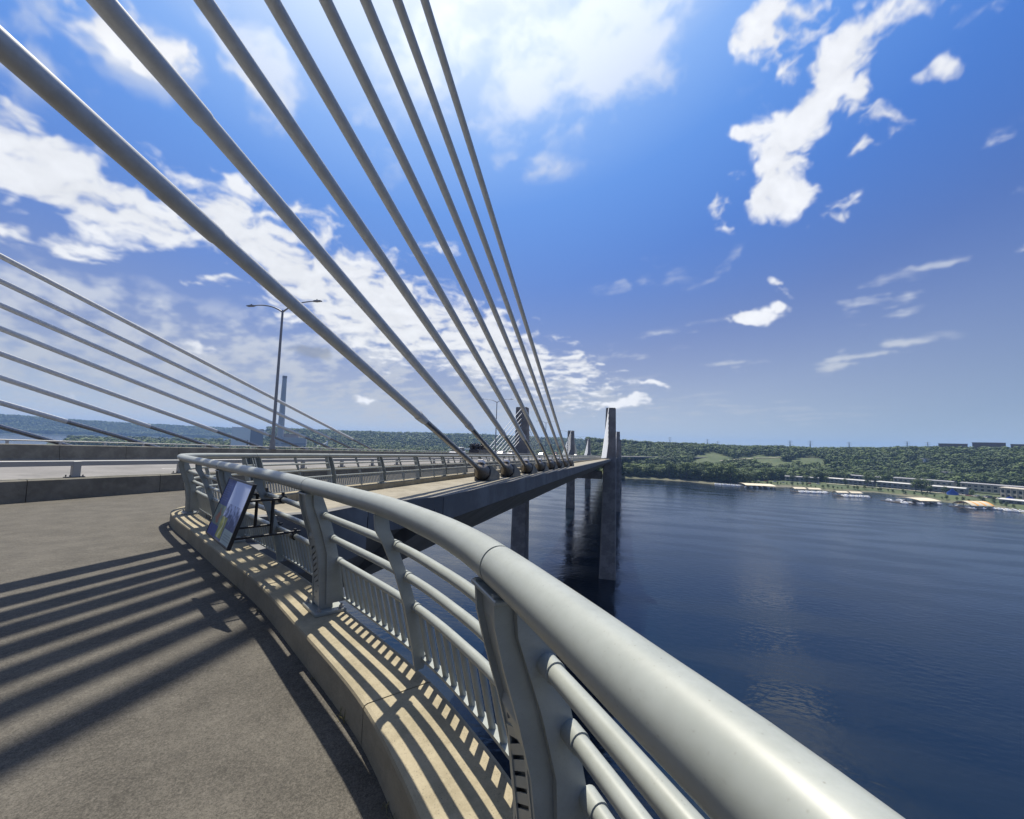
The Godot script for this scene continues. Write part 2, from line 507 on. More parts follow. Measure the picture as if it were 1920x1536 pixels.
func sky_row(row: int) -> void:
	var out := PackedFloat32Array()
	out.resize(SKY_W * 3)
	var h := SKY_W / 2
	var polar := PI * (row + 0.5) / h
	var y := cos(polar)
	var flat := sin(polar)
	var sun := sun_towards()
	var big: FastNoiseLite = sky_noise[0]
	var puff: FastNoiseLite = sky_noise[1]
	var grain: FastNoiseLite = sky_noise[2]
	var streak: FastNoiseLite = sky_noise[3]
	var elevation := rad_to_deg(asin(y))
	var haze := exp(-pow(maxf(elevation, 0.0) / 11.5, 1.15))
	for col in SKY_W:
		var az := TAU * (col + 0.5) / SKY_W
		var d := Vector3(sin(az) * flat, y, -cos(az) * flat)
		var off := rad_to_deg(acos(clampf(d.dot(sun), -1, 1)))
		var color := ramp_at(BLUES, off).lerp(ramp_at(HAZES, off), haze)
		if y > 0.004:
			var m0 := 0.0
			var m1 := 0.0
			var m2 := 0.0
			var m3 := 0.0
			# bend the outlines so that no cloud keeps an even edge
			var wx := big.get_noise_3d(d.x * 160, d.y * 160, d.z * 160) * 0.035
			var wy := big.get_noise_3d(d.z * 160 + 50, d.x * 160, d.y * 160) * 0.035
			var b := Vector3(d.x + wx * 1.3, d.y + wy * 0.9, d.z - wy * 1.3)
			for q in CLOUDS:
				var near: float = b.x * q[1] + b.y * q[2] + b.z * q[3]
				if near < 0.72:
					continue
				var ex: float = q[4]
				var ey: float = q[5]
				var ez: float = q[6]
				var u: float = (b.x * ex + b.y * ey + b.z * ez) / near / q[7]
				if absf(u) > 1.5:
					continue
				var w: float = (b.x * (q[2] * ez - q[3] * ey) + b.y * (q[3] * ex - q[1] * ez) + b.z * (q[1] * ey - q[2] * ex)) / near / q[8]
				var r := u * u + w * w
				if r > 2.25:
					continue
				var f: float = clampf(1.55 - sqrt(r) * 1.05, 0.0, 1.0) * q[9]
				if q[0] == 0:
					m0 = maxf(m0, f)
				elif q[0] == 1:
					m1 = maxf(m1, f)
				elif q[0] == 2:
					m2 = maxf(m2, f)
				else:
					m3 = maxf(m3, f)
			# the same kinds of cloud go on all round, away from the ones placed above
			var round_ := smoothstep(0.62, 0.35, d.dot(Vector3(-0.265, 0.08, -0.961)))
			var plane := d / (y + 0.10)
			if round_ > 0.0:
				var far := big.get_noise_3d(plane.x * 30, 0.0, plane.z * 30) * 1.3
				m1 = maxf(m1, round_ * smoothstep(0.0, 0.55, far))
				m2 = maxf(m2, round_ * smoothstep(-0.3, 0.5, far) * 0.7)
			if m0 + m1 + m2 + m3 > 0.0:
				var lump := puff.get_noise_3d((d.x + wx) * 100, (d.y + wy) * 150, (d.z - wx) * 100)
				var fleck := grain.get_noise_3d((plane.x + wx * 3) * 90, 0.0, (plane.z + wy * 3) * 90)
				var hair := streak.get_noise_3d(plane.x * 34 + plane.z * 22, fleck * 2.0, plane.z * 70 - plane.x * 40)
				if m2 > 0.0:
					var a := smoothstep(0.18, 1.2, m2 * 0.9 + hair * 1.2 + lump * 0.9) * minf(1.0, m2 * 1.6) * 0.68
					var veil := Vector3(0.76, 0.80, 0.86) * (1.0 + 0.5 * smoothstep(40.0, 20.0, off)) * lerpf(1.0, 0.74, smoothstep(16.0, 3.0, elevation))
					color = color.lerp(veil, a)
				if m1 > 0.0:
					var a := smoothstep(0.30, 0.95, m1 * 0.85 + fleck * 0.95 + lump * 0.45)
					color = color.lerp(Vector3(0.95, 0.97, 1.0) * (0.92 + 0.16 * fleck), a * 0.93)
				if m0 > 0.0:
					var a := smoothstep(0.30, 0.86, m0 * 0.72 + lump * 1.25 + fleck * 0.3)
					color = color.lerp(Vector3(0.97, 0.99, 1.03) * (0.90 + 0.24 * lump), a * 0.95 * minf(1.0, m0 * 2.6))
				if m3 > 0.0:
					var a := smoothstep(0.2, 0.9, m3 + lump * 0.8)
					color = color.lerp(Vector3(0.30, 0.33, 0.38), a * 0.6)
		out[col * 3] = color.x
		out[col * 3 + 1] = color.y
		out[col * 3 + 2] = color.z
	sky_rows[row] = out.to_byte_array()

func make_sky() -> Sky:
	for q in [[3, 0.05, 4], [17, 0.075, 6], [29, 0.055, 6], [41, 0.05, 4]]:
		var f := FastNoiseLite.new()
		f.noise_type = FastNoiseLite.TYPE_SIMPLEX_SMOOTH
		f.seed = q[0]
		f.frequency = q[1]
		f.fractal_octaves = q[2]
		f.fractal_gain = 0.55
		sky_noise.append(f)
	var h := SKY_W / 2
	sky_rows.resize(h)
	var id := WorkerThreadPool.add_group_task(sky_row, h / 2)
	WorkerThreadPool.wait_for_group_task_completion(id)
	var bytes := PackedByteArray()
	for k in h / 2:
		bytes.append_array(sky_rows[k])
	var low := PackedFloat32Array()
	for k in SKY_W:
		low.append_array([0.06, 0.085, 0.12])
	var lows := low.to_byte_array()
	for k in h - h / 2:
		bytes.append_array(lows)
	var m := PanoramaSkyMaterial.new()
	m.panorama = ImageTexture.create_from_image(Image.create_from_data(SKY_W, h, false, Image.FORMAT_RGBF, bytes))
	var s := Sky.new()
	s.sky_material = m
	return s

func make_view() -> void:
	var cam := Camera3D.new()
	cam.name = "camera"
	cam.fov = 89.85
	cam.near = 0.05
	cam.far = 20000.0
	add_child(cam)
	var yaw := deg_to_rad(15.4)
	var pitch := deg_to_rad(4.5)
	var roll := deg_to_rad(1.8)
	var ahead := Vector3(-sin(yaw) * cos(pitch), sin(pitch), -cos(yaw) * cos(pitch))
	var right := ahead.cross(Vector3.UP).normalized()
	var up := right.cross(ahead)
	cam.transform = Transform3D(Basis(right * cos(roll) + up * sin(roll), up * cos(roll) - right * sin(roll), -ahead), Vector3.ZERO)
	cam.current = true
	var env := Environment.new()
	env.tonemap_mode = Environment.TONE_MAPPER_LINEAR
	env.tonemap_exposure = 1.5
	env.background_mode = Environment.BG_SKY
	env.sky = make_sky()
	env.background_energy_multiplier = 0.667
	env.fog_enabled = true
	env.fog_density = 0.00008
	env.fog_light_color = Color(0.62, 0.78, 1.0)
	env.sdfgi_enabled = true
	env.ssao_enabled = true
	env.ssil_enabled = true
	var we := WorldEnvironment.new()
	we.environment = env
	add_child(we)
	var sun := DirectionalLight3D.new()
	sun.name = "sun"
	sun.light_energy = 1.6
	sun.light_color = Color(1.0, 0.97, 0.91)
	sun.light_angular_distance = 0.53
	sun.shadow_enabled = true
	add_child(sun)
	sun.look_at_from_position(sun_towards() * 100.0, Vector3.ZERO, Vector3.FORWARD)

func _ready() -> void:
	rng.seed = 7
	make_edge()
	make_view()
	make_materials()
	make_river_and_land()
	make_deck()
	make_roads()
	make_towers()
	make_kerbs()
	make_overlook_railing()
	make_walkway_railing()
	make_cables()
	make_lamps()
	make_cars()
	make_sign()
	make_power_station()
	make_marina()
	make_trees()
	make_pylons()
	make_weeds()

# ---------- the bridge ----------

func make_deck() -> void:
	# walkway and overlook floor
	var outline := PackedVector2Array()
	outline.append_array([Vector2(-13.45, 9.0), Vector2(0.42, 9.0), Vector2(0.41, 2.2)])
	var s := 0.0
	while s < edge_s[edge_s.size() - 1] - 8.0:
		outline.append(edge_at(s)[0])
		s += 0.12 if s < 15.0 else 1.0
	outline.append_array([Vector2(-9.35, -205.0), Vector2(-13.45, -205.0)])
	var f := Shape.new()
	slab(f, outline, -1.6, -2.1)
	setting("pavement", f, mats.walk)
	var deck := thing("bridge_deck", "long grey concrete bridge deck with box girder and bare side ledge", "bridge")
	var ledge := Shape.new()
	slab(ledge, PackedVector2Array([Vector2(-5.95, -205), Vector2(-5.95, -13.0), Vector2(-6.83, -10.1), Vector2(-6.8, -8.4), Vector2(-7.4, -7.35), Vector2(-8.0, -6.75), Vector2(-8.5, -7.0), Vector2(-8.95, -9.5), Vector2(-8.98, -14.0), Vector2(-8.98, -205)]), -1.6, -1.95)
	part("ledge", ledge, mats.ledge, deck)
	# fascia panels, thin joints between them
	var z := -13.02
	var panels := 0
	while z > -196.0 and panels < 60:
		var p := Shape.new()
		var z1 := maxf(z - 4.72, -198.0)
		along_z(p, [Vector2(-5.88, -1.585), Vector2(-6.3, -1.585), Vector2(-6.3, -2.42), Vector2(-5.88, -2.42)], z, z1)
		part("fascia_panel", p, mats.girder, deck)
		z = z1 - 0.02
		panels += 1
	for q in [[Vector2(-5.9, -13.0), Vector2(-6.81, -10.12)], [Vector2(-6.81, -10.08), Vector2(-6.78, -8.42)], [Vector2(-6.78, -8.38), Vector2(-7.4, -7.33)], [Vector2(-7.4, -7.3), Vector2(-8.1, -6.6)]]:
		var p := Shape.new()
		var t: Vector2 = (q[1] - q[0]).normalized()
		var w := Vector2(t.y, -t.x)
		if w.x > 0:
			w = -w
		slab(p, PackedVector2Array([q[0], q[1], q[1] + w * 0.3, q[0] + w * 0.3]), -1.585, -2.42 if q[0].x > -6.0 else -2.9)
		part("fascia_panel", p, mats.girder, deck)
	var box := Shape.new()
	along_z(box, [Vector2(-6.0, -1.96), Vector2(-6.0, -2.4), Vector2(-10.0, -5.24), Vector2(-25.0, -5.24), Vector2(-25.0, -1.96)], -12.6, -905.0)
	along_z(box, [Vector2(-31.0, -1.96), Vector2(-31.0, -5.24), Vector2(-46.0, -5.24), Vector2(-50.0, -2.4), Vector2(-50.0, -1.96)], 12.0, -905.0)
	along_z(box, [Vector2(-24.9, -1.98), Vector2(-24.9, -2.3), Vector2(-31.1, -2.3), Vector2(-31.1, -1.98)], 12.0, -905.0)
	along_z(box, [Vector2(-6.95, -2.12), Vector2(-6.95, -2.5), Vector2(-10.0, -5.24), Vector2(-25.0, -5.24), Vector2(-25.0, -2.0)], 12.0, -12.55)
	part("box_girder", box, mats.girder, deck)
	var tail := Shape.new()
	along_z(tail, [Vector2(-5.9, -1.6), Vector2(-13.4, -1.6), Vector2(-13.4, -1.98), Vector2(-5.9, -1.98)], -205.0, -905.0)
	part("far_walkway", tail, mats.ledge, deck)
	# slab under the overlook
	var under := Shape.new()
	var low := PackedVector2Array()
	s = 0.3
	while s < 12.2:
		var e := edge_at(s)
		low.append(e[0] + e[2] * 0.38)
		s += 0.2
	low.append_array([Vector2(-8.6, -6.9), Vector2(-8.6, 8.9), Vector2(0.7, 8.9)])
	slab(under, low, -2.12, -2.6)
	part("overlook_slab", under, mats.girder, deck)

func make_roads() -> void:
	var r := Shape.new()
	along_z(r, [Vector2(-13.8, -1.42), Vector2(-27.8, -1.30), Vector2(-28.2, -1.30), Vector2(-42.6, -1.42), Vector2(-42.6, -1.94), Vector2(-13.8, -1.94)], 14.0, -905.0)
	var road := setting("road", r, mats.road)
	var lines := [[-16.4, 0.12, 0.0, 0.0], [-20.3, 0.12, 3.0, 9.0], [-24.1, 0.12, 3.0, 9.0], [-27.0, 0.12, 0.0, 0.0], [-31.9, 0.12, 3.0, 9.0], [-35.8, 0.12, 3.0, 9.0], [-29.3, 0.12, 0.0, 0.0], [-39.8, 0.12, 0.0, 0.0]]
	for l in lines:
		var y := lerpf(-1.42, -1.30, clampf(1.0 - absf(l[0] + 28.0) / 14.2, 0, 1)) + 0.006
		var z := 10.0
		if l[2] == 0.0:
			var m := Shape.new()
			along_z(m, [Vector2(l[0] - l[1] / 2, y), Vector2(l[0] + l[1] / 2, y), Vector2(l[0] + l[1] / 2, y - 0.004), Vector2(l[0] - l[1] / 2, y - 0.004)], 12.0, -600.0)
			part("lane_line", m, mats.marking, road)
		else:
			while z > -250.0:
				var m := Shape.new()
				along_z(m, [Vector2(l[0] - l[1] / 2, y), Vector2(l[0] + l[1] / 2, y), Vector2(l[0] + l[1] / 2, y - 0.004), Vector2(l[0] - l[1] / 2, y - 0.004)], z, z - l[2])
				part("lane_dash", m, mats.marking, road)
				z -= l[2] + l[3]
	# parapet between walkway and road
	var wall := thing("concrete_parapet", "low concrete parapet wall between the walkway and the road", "wall")
	var z := 7.98
	while z > -205.0:
		var len := 2.86 if z > -110.0 else 28.0
		var p := Shape.new()
		along_z(p, [Vector2(-13.43, -1.62), Vector2(-13.45, -1.11), Vector2(-13.48, -1.08), Vector2(-13.82, -1.08), Vector2(-13.85, -1.11), Vector2(-13.85, -1.9), Vector2(-13.43, -1.9)], z, z - len)
		part("wall_panel", p, mats.concrete, wall)
		z -= len + 0.015
	var tr := thing("traffic_rail", "white metal traffic rail on short posts along the low parapet", "rail")
	var bar := Shape.new()
	along_z(bar, [Vector2(-13.60, -0.665), Vector2(-13.70, -0.655), Vector2(-13.72, -0.66), Vector2(-13.72, -0.785), Vector2(-13.60, -0.785)], 8.0, -205.0)
	part("rail_bar", bar, mats.white_rail, tr)
	z = 5.65
	while z > -205.0:
		var p := Shape.new()
		p.box(Transform3D(Basis(), at(-13.64, -0.865, z)), Vector3(0.1, 0.40, 0.17), 0.008)
		var post := part("post", p, mats.white_rail, tr)
		if z > -40.0:
			var b := Shape.new()
			b.box(Transform3D(Basis(), at(-13.63, -1.068, z + 0.02)), Vector3(0.22, 0.024, 0.34), 0.004)
			part("base_plate", b, mats.joint, post)
			for q in [[-0.08, 0.13], [0.08, 0.13], [-0.08, -0.13], [0.08, -0.13]]:
				var n := Shape.new()
				n.tube([at(-13.63 + q[0], -1.056, z + 0.02 + q[1]), at(-13.63 + q[0], -1.01, z + 0.02 + q[1])], 0.016, 6)
				part("bolt", n, mats.joint, post)
		z -= 2.6
	# median barrier and the far side parapet
	var med := thing("median_barrier", "tall grey concrete barrier down the middle of the road", "barrier")
	z = 12.0
	while z > -600.0:
		var len := 2.9 if z > -130.0 else 60.0
		var p := Shape.new()
		along_z(p, [Vector2(-27.72, -1.32), Vector2(-27.80, -1.2), Vector2(-27.86, -0.55), Vector2(-27.89, -0.52), Vector2(-28.11, -0.52), Vector2(-28.14, -0.55), Vector2(-28.2, -1.2), Vector2(-28.28, -1.32)], z, z - len)
		part("barrier_panel", p, mats.concrete, med)
		z -= len + 0.02
	var far := thing("far_parapet", "concrete parapet with pipe rail on the far side of the road", "wall")
	var fw := Shape.new()
	along_z(fw, [Vector2(-42.6, -1.6), Vector2(-42.6, -0.95), Vector2(-42.95, -0.95), Vector2(-42.95, -1.92), Vector2(-42.6, -1.92)], 12.0, -900.0)
	part("wall_face", fw, mats.concrete, far)
	var fr := Shape.new()
	fr.tube([at(-42.75, -0.52, 12), at(-42.75, -0.52, -600)], 0.05, 8)
	part("pipe_rail", fr, mats.white_rail, far)
	z = 10.0
	while z > -200.0:
		var p := Shape.new()
		p.box(Transform3D(Basis(), at(-42.75, -0.73, z)), Vector3(0.1, 0.42, 0.14))
		part("post", p, mats.white_rail, far)
		z -= 2.9

func tapered(s: Shape, rings: Array, ch: float) -> void:
	# rings: [y, x0, x1, z0, z1]; a shaft with chamfered corners
	var all := []
	for r in rings:
		var x0: float = r[1]
		var x1: float = r[2]
		var z0: float = r[3]
		var z1: float = r[4]
		var y: float = r[0]
		all.append([Vector3(x0 + ch, y, z0), Vector3(x0, y, z0 + ch), Vector3(x0, y, z1 - ch), Vector3(x0 + ch, y, z1), Vector3(x1 - ch, y, z1), Vector3(x1, y, z1 - ch), Vector3(x1, y, z0 + ch), Vector3(x1 - ch, y, z0)])
	s.loft(all)

const STAYS := [[-21.10, -1.11, 6.64, -7.40], [-25.38, -1.12, 8.43, -7.22], [-30.59, -1.13, 10.39, -7.15], [-35.71, -1.12, 12.42, -7.15], [-40.96, -1.11, 14.60, -7.12], [-45.64, -1.08, 16.89, -7.10], [-50.57, -1.10, 19.31, -7.08], [-54.65, -1.05, 21.95, -7.02]]   # z and level of the foot, height at the tower, x
const FAR_STAYS := [[-25.87, -1.1, 8.52], [-33.29, -1.1, 9.26], [-40.09, -1.1, 11.27], [-47.56, -1.1, 12.92], [-55.28, -1.1, 14.77], [-62.19, -1.1, 16.58], [-67.98, -1.1, 18.61], [-74.10, -1.1, 20.68]]

func make_towers() -> void:
	var zs := [5.5, -198.0, -393.0, -585.0]
	var which := ["tower behind the overlook", "nearest tower over the water", "second tower over the water", "third tower over the water"]
	for k in 4:
		for side in 2:
			var z: float = zs[k]
			var road := GRADE * z - 1.6
			var s := Shape.new()
			var b := Shape.new()
			if side == 0:
				tapered(s, [[WATER - 4, -10.7, -3.0, z - 4.2, z + 4.2], [WATER + 8.0, -10.3, -3.3, z - 3.9, z + 3.9], [road - 5.0, -9.3, -3.6, z - 2.9, z + 2.9], [road, -9.05, -3.7, z - 2.8, z + 2.8], [road + 23.6, -8.45, -4.05, z - 2.3, z + 2.3]] if k > 0 else [[WATER - 4, -10.7, -3.0, z - 4.2, z + 4.2], [road - 5.0, -9.3, -3.6, z - 2.9, z + 2.9], [road, -8.9, -3.7, z - 2.6, z + 2.6], [road + 23.6, -8.45, -4.05, z - 2.3, z + 2.3]], 0.35)
				b.box(Transform3D(Basis(), Vector3(-6.25, road + 23.72, z)), Vector3(4.0, 0.25, 4.2), 0.05)
			else:
				tapered(s, [[WATER - 4, -52.6, -44.6, z - 4.2, z + 4.2], [WATER + 8.0, -52.2, -44.9, z - 3.9, z + 3.9], [road - 5.0, -51.9, -45.2, z - 2.9, z + 2.9], [road, -51.8, -45.3, z - 2.8, z + 2.8], [road + 23.6, -52.0, -46.3, z - 2.3, z + 2.3]], 0.35)
				b.box(Transform3D(Basis(), Vector3(-49.15, road + 23.72, z)), Vector3(5.2, 0.25, 4.2), 0.05)
			var t := thing("bridge_tower", "brown grey concrete bridge leg, %s side of the %s" % ["walkway" if side == 0 else "far", which[k]], "tower", "bridge tower legs")
			part("shaft", s, mats.tower, t)
			part("cap", b, mats.concrete, t)
			if k == 0:
				continue
			# cross slab that carries the deck between the legs
			for dir in [1.0, -1.0]:
				for j in 8:
					var a: Array = STAYS[j]
					var x := -7.2 if side == 0 else -48.7
					var az: float = z - dir * (a[0] - 3.0)
					var shaft := Shape.new()
					shaft.tube([Vector3(x, road + 0.55 + GRADE * (az - z), az), Vector3(x, road + a[2] + 1.6, z + dir * 2.2)], 0.15 if k == 1 else 0.19, 6)
					var word: String = ["lowest", "second lowest", "third lowest", "fourth lowest", "fifth lowest", "third highest", "second highest", "highest"][j]
					single("stay_cable", shaft, mats.cable, "%s white stay cable, %s face, %s side leg, %s" % [word, "near" if dir > 0 else "back", "walkway" if side == 0 else "far", which[k]], "cable", "stay cables of the %s" % which[k])
	for k in range(1, 4):
		var z: float = zs[k]
		var s := Shape.new()
		s.box(Transform3D(Basis(), Vector3(-27.9, GRADE * z - 9.2, z)), Vector3(36.0, 3.6, 4.4), 0.2)
		single("cross_beam", s, mats.tower, "concrete cross beam joining the two legs of the %s" % which[k], "beam", "tower cross beams")

func make_cables() -> void:
	var order := ["first", "second", "third", "fourth", "fifth", "sixth", "seventh", "eighth"]
	for k in 8:
		var a: Array = STAYS[k]
		var foot := at(a[3], a[1], a[0])
		var head := Vector3(a[3], a[2], 3.0)
		var dir := (head - foot).normalized()
		var len := foot.distance_to(head)
		var lower := 7.7 - 0.25 * k
		var t := thing("stay_cable", "%s stay cable from the overlook, beside the walkway, pale over dark sleeve" % order[k], "cable", "stay cables beside the walkway")
		var sl := Shape.new()
		sl.tube([foot - dir * 0.3, foot + dir * lower], 0.125, 20)
		part("sleeve", sl, mats.sleeve, t)
		var col := Shape.new()
		col.tube([foot + dir * (lower - 0.55), foot + dir * (lower - 0.5), foot + dir * (lower - 0.05), foot + dir * (lower + 0.05)], [0.13, 0.15, 0.172, 0.172], 20)
		part("collar", col, mats.cable, t)
		var p := Shape.new()
		p.tube([foot + dir * lower, foot + dir * (len * 0.995 if k > 1 else (16.4 if k == 0 else 21.6))], 0.152, 24)
		part("pipe", p, mats.cable, t)
		if k < 2:
			var u := Shape.new()
			var from := 16.3 if k == 0 else 21.5
			u.tube([foot + dir * from, foot + dir * (from + 0.06), foot + dir * len], [0.160, 0.170, 0.170], 24)
			part("upper_pipe", u, mats.cable, t)
		# anchorage on the ledge
		var n := thing("cable_anchor", "concrete anchor block with dark boot at the foot of the %s stay cable" % order[k], "anchor", "cable anchors on the ledge")
		var side := dir.cross(Vector3.RIGHT).normalized()
		if side.y < 0:
			side = -side
		var f := Basis(Vector3.RIGHT, side, Vector3.RIGHT.cross(side).normalized())
		var boot := Shape.new()
		boot.tube([foot - dir * 0.12, foot + dir * 0.02, foot + dir * 0.26, foot + dir * 0.42, foot + dir * 0.62], [0.45, 0.43, 0.36, 0.27, 0.14], 9)
		part("boot", boot, mats.boot, n)
		var ring := Shape.new()
		ring.tube([foot - dir * 0.24, foot - dir * 0.22, foot - dir * 0.12, foot - dir * 0.10], [0.44, 0.47, 0.47, 0.44], 20)
		part("ring", ring, mats.rubber, n)
		var blk := Shape.new()
		blk.box(Transform3D(f, foot - dir * 1.1), Vector3(0.92, 0.88, 1.76), 0.05)
		part("block", blk, mats.ledge, n)
		var pl := Shape.new()
		pl.box(Transform3D(f, foot + dir * 0.22 + side * 0.46), Vector3(0.30, 0.16, 0.46), 0.015)
		part("cover_box", pl, mats.plate, n)
	for k in 8:
		var a: Array = FAR_STAYS[k]
		var foot := at(-48.7, a[1], a[0])
		var head := Vector3(-48.7, a[2], 3.0)
		var dir := (head - foot).normalized()
		var t := thing("stay_cable", "%s stay cable from the near end in the row across the road" % order[k], "cable", "stay cables across the road")
		var sl := Shape.new()
		sl.tube([foot - dir * 0.4, foot + dir * 8.6], 0.19, 12)
		part("sleeve", sl, mats.sleeve, t)
		var p := Shape.new()
		p.tube([foot + dir * 8.5, head], 0.215, 12)
		part("pipe", p, mats.cable, t)

# ---------- kerbs and railings ----------

const POSTS := [0.15, 2.80, 5.58, 8.80, 11.79]
const HAND_O := 0.08
const HAND_H := 1.045
const HAND_R := 0.060
const RAILS := [[0.19, 0.80], [0.27, 0.605], [0.335, 0.41]]

func make_kerbs() -> void:
	var k := thing("overlook_kerb", "raised cream concrete kerb curving round the overlook under the railing", "kerb")
	var cuts := [0.0, 1.08, 4.08, 7.10, 10.10, 13.06]
	for j in cuts.size() - 1:
		var s := Shape.new()
		sweep(s, [Vector2(0.0, -0.24), Vector2(0.0, -0.022), Vector2(0.006, -0.006), Vector2(0.022, 0.0), Vector2(0.388, 0.0), Vector2(0.404, -0.006), Vector2(0.41, -0.022), Vector2(0.41, -1.2), Vector2(0.2, -1.2), Vector2(0.2, -0.24)], cuts[j] + 0.005, cuts[j + 1] - 0.005)
		part("kerb_section", s, mats.kerb, k)
	var w := thing("walkway_kerb", "straight cream concrete kerb under the railing between walkway and ledge", "kerb")
	var a := 13.06
	while a < 42.0:
		var s := Shape.new()
		sweep(s, [Vector2(0.0, -0.24), Vector2(0.0, -0.022), Vector2(0.022, 0.0), Vector2(0.40, 0.0), Vector2(0.42, -0.022), Vector2(0.42, -0.5), Vector2(0.0, -0.5)], a + 0.005, minf(a + 2.99, 42.0), 0.25 if a < 18 else 3.0)
		part("kerb_section", s, mats.kerb, w)
		a += 3.0
	var z: float = edge_at(42.0)[0].y - 0.005
	while z > -205.0:
		var s := Shape.new()
		along_z(s, [Vector2(-9.35, -1.66), Vector2(-9.35, -1.41), Vector2(-9.33, -1.39), Vector2(-8.95, -1.39), Vector2(-8.93, -1.41), Vector2(-8.93, -1.66)], z, z - 5.99)
		part("kerb_section", s, mats.kerb, w)
		z -= 6.0

func plate(s: Shape, arc: float, dt: float, thick: float, outline: Array) -> void:
	# an upright plate across the railing, cut to an outline of (outward, height)
	var f := rail_frame(arc)
	var o := rail_at(arc, 0.0, 0.0)
	var a := []
	var b := []
	for q in outline:
		a.append(o + f.z * q.x + f.y * q.y + f.x * (dt - thick / 2))
		b.append(o + f.z * q.x + f.y * q.y + f.x * (dt + thick / 2))
	s.loft([a, b])

const SIDE := [Vector2(0.20, 0.02), Vector2(0.188, 0.30), Vector2(0.163, 0.48), Vector2(0.122, 0.63), Vector2(0.070, 0.79), Vector2(0.040, 0.90), Vector2(0.032, 0.992), Vector2(0.130, 0.992), Vector2(0.140, 0.90), Vector2(0.172, 0.79), Vector2(0.215, 0.63), Vector2(0.250, 0.48), Vector2(0.285, 0.30), Vector2(0.315, 0.02)]
const WING := [Vector2(0.25, 0.07), Vector2(0.23, 0.48), Vector2(0.18, 0.66), Vector2(0.10, 0.88), Vector2(0.09, 0.985), Vector2(0.155, 0.985), Vector2(0.205, 0.86), Vector2(0.262, 0.70), Vector2(0.310, 0.52), Vector2(0.360, 0.30), Vector2(0.402, 0.07)]
const FIN := [Vector2(0.350, 0.03), Vector2(0.325, 0.16), Vector2(0.262, 0.42), Vector2(0.185, 0.64), Vector2(0.095, 0.83), Vector2(0.052, 0.90), Vector2(0.040, 0.99), Vector2(0.125, 0.99), Vector2(0.140, 0.90), Vector2(0.200, 0.78), Vector2(0.282, 0.58), Vector2(0.345, 0.40), Vector2(0.400, 0.18), Vector2(0.418, 0.06), Vector2(0.405, 0.03)]

func edge_of(list: Array, h: float) -> float:
	# how far out the walkway side of the post's side plate stands at height h
	for k in 6:
		if h <= list[k + 1].y:
			return lerpf(list[k].x, list[k + 1].x, (h - list[k].y) / (list[k + 1].y - list[k].y))
	return list[6].x

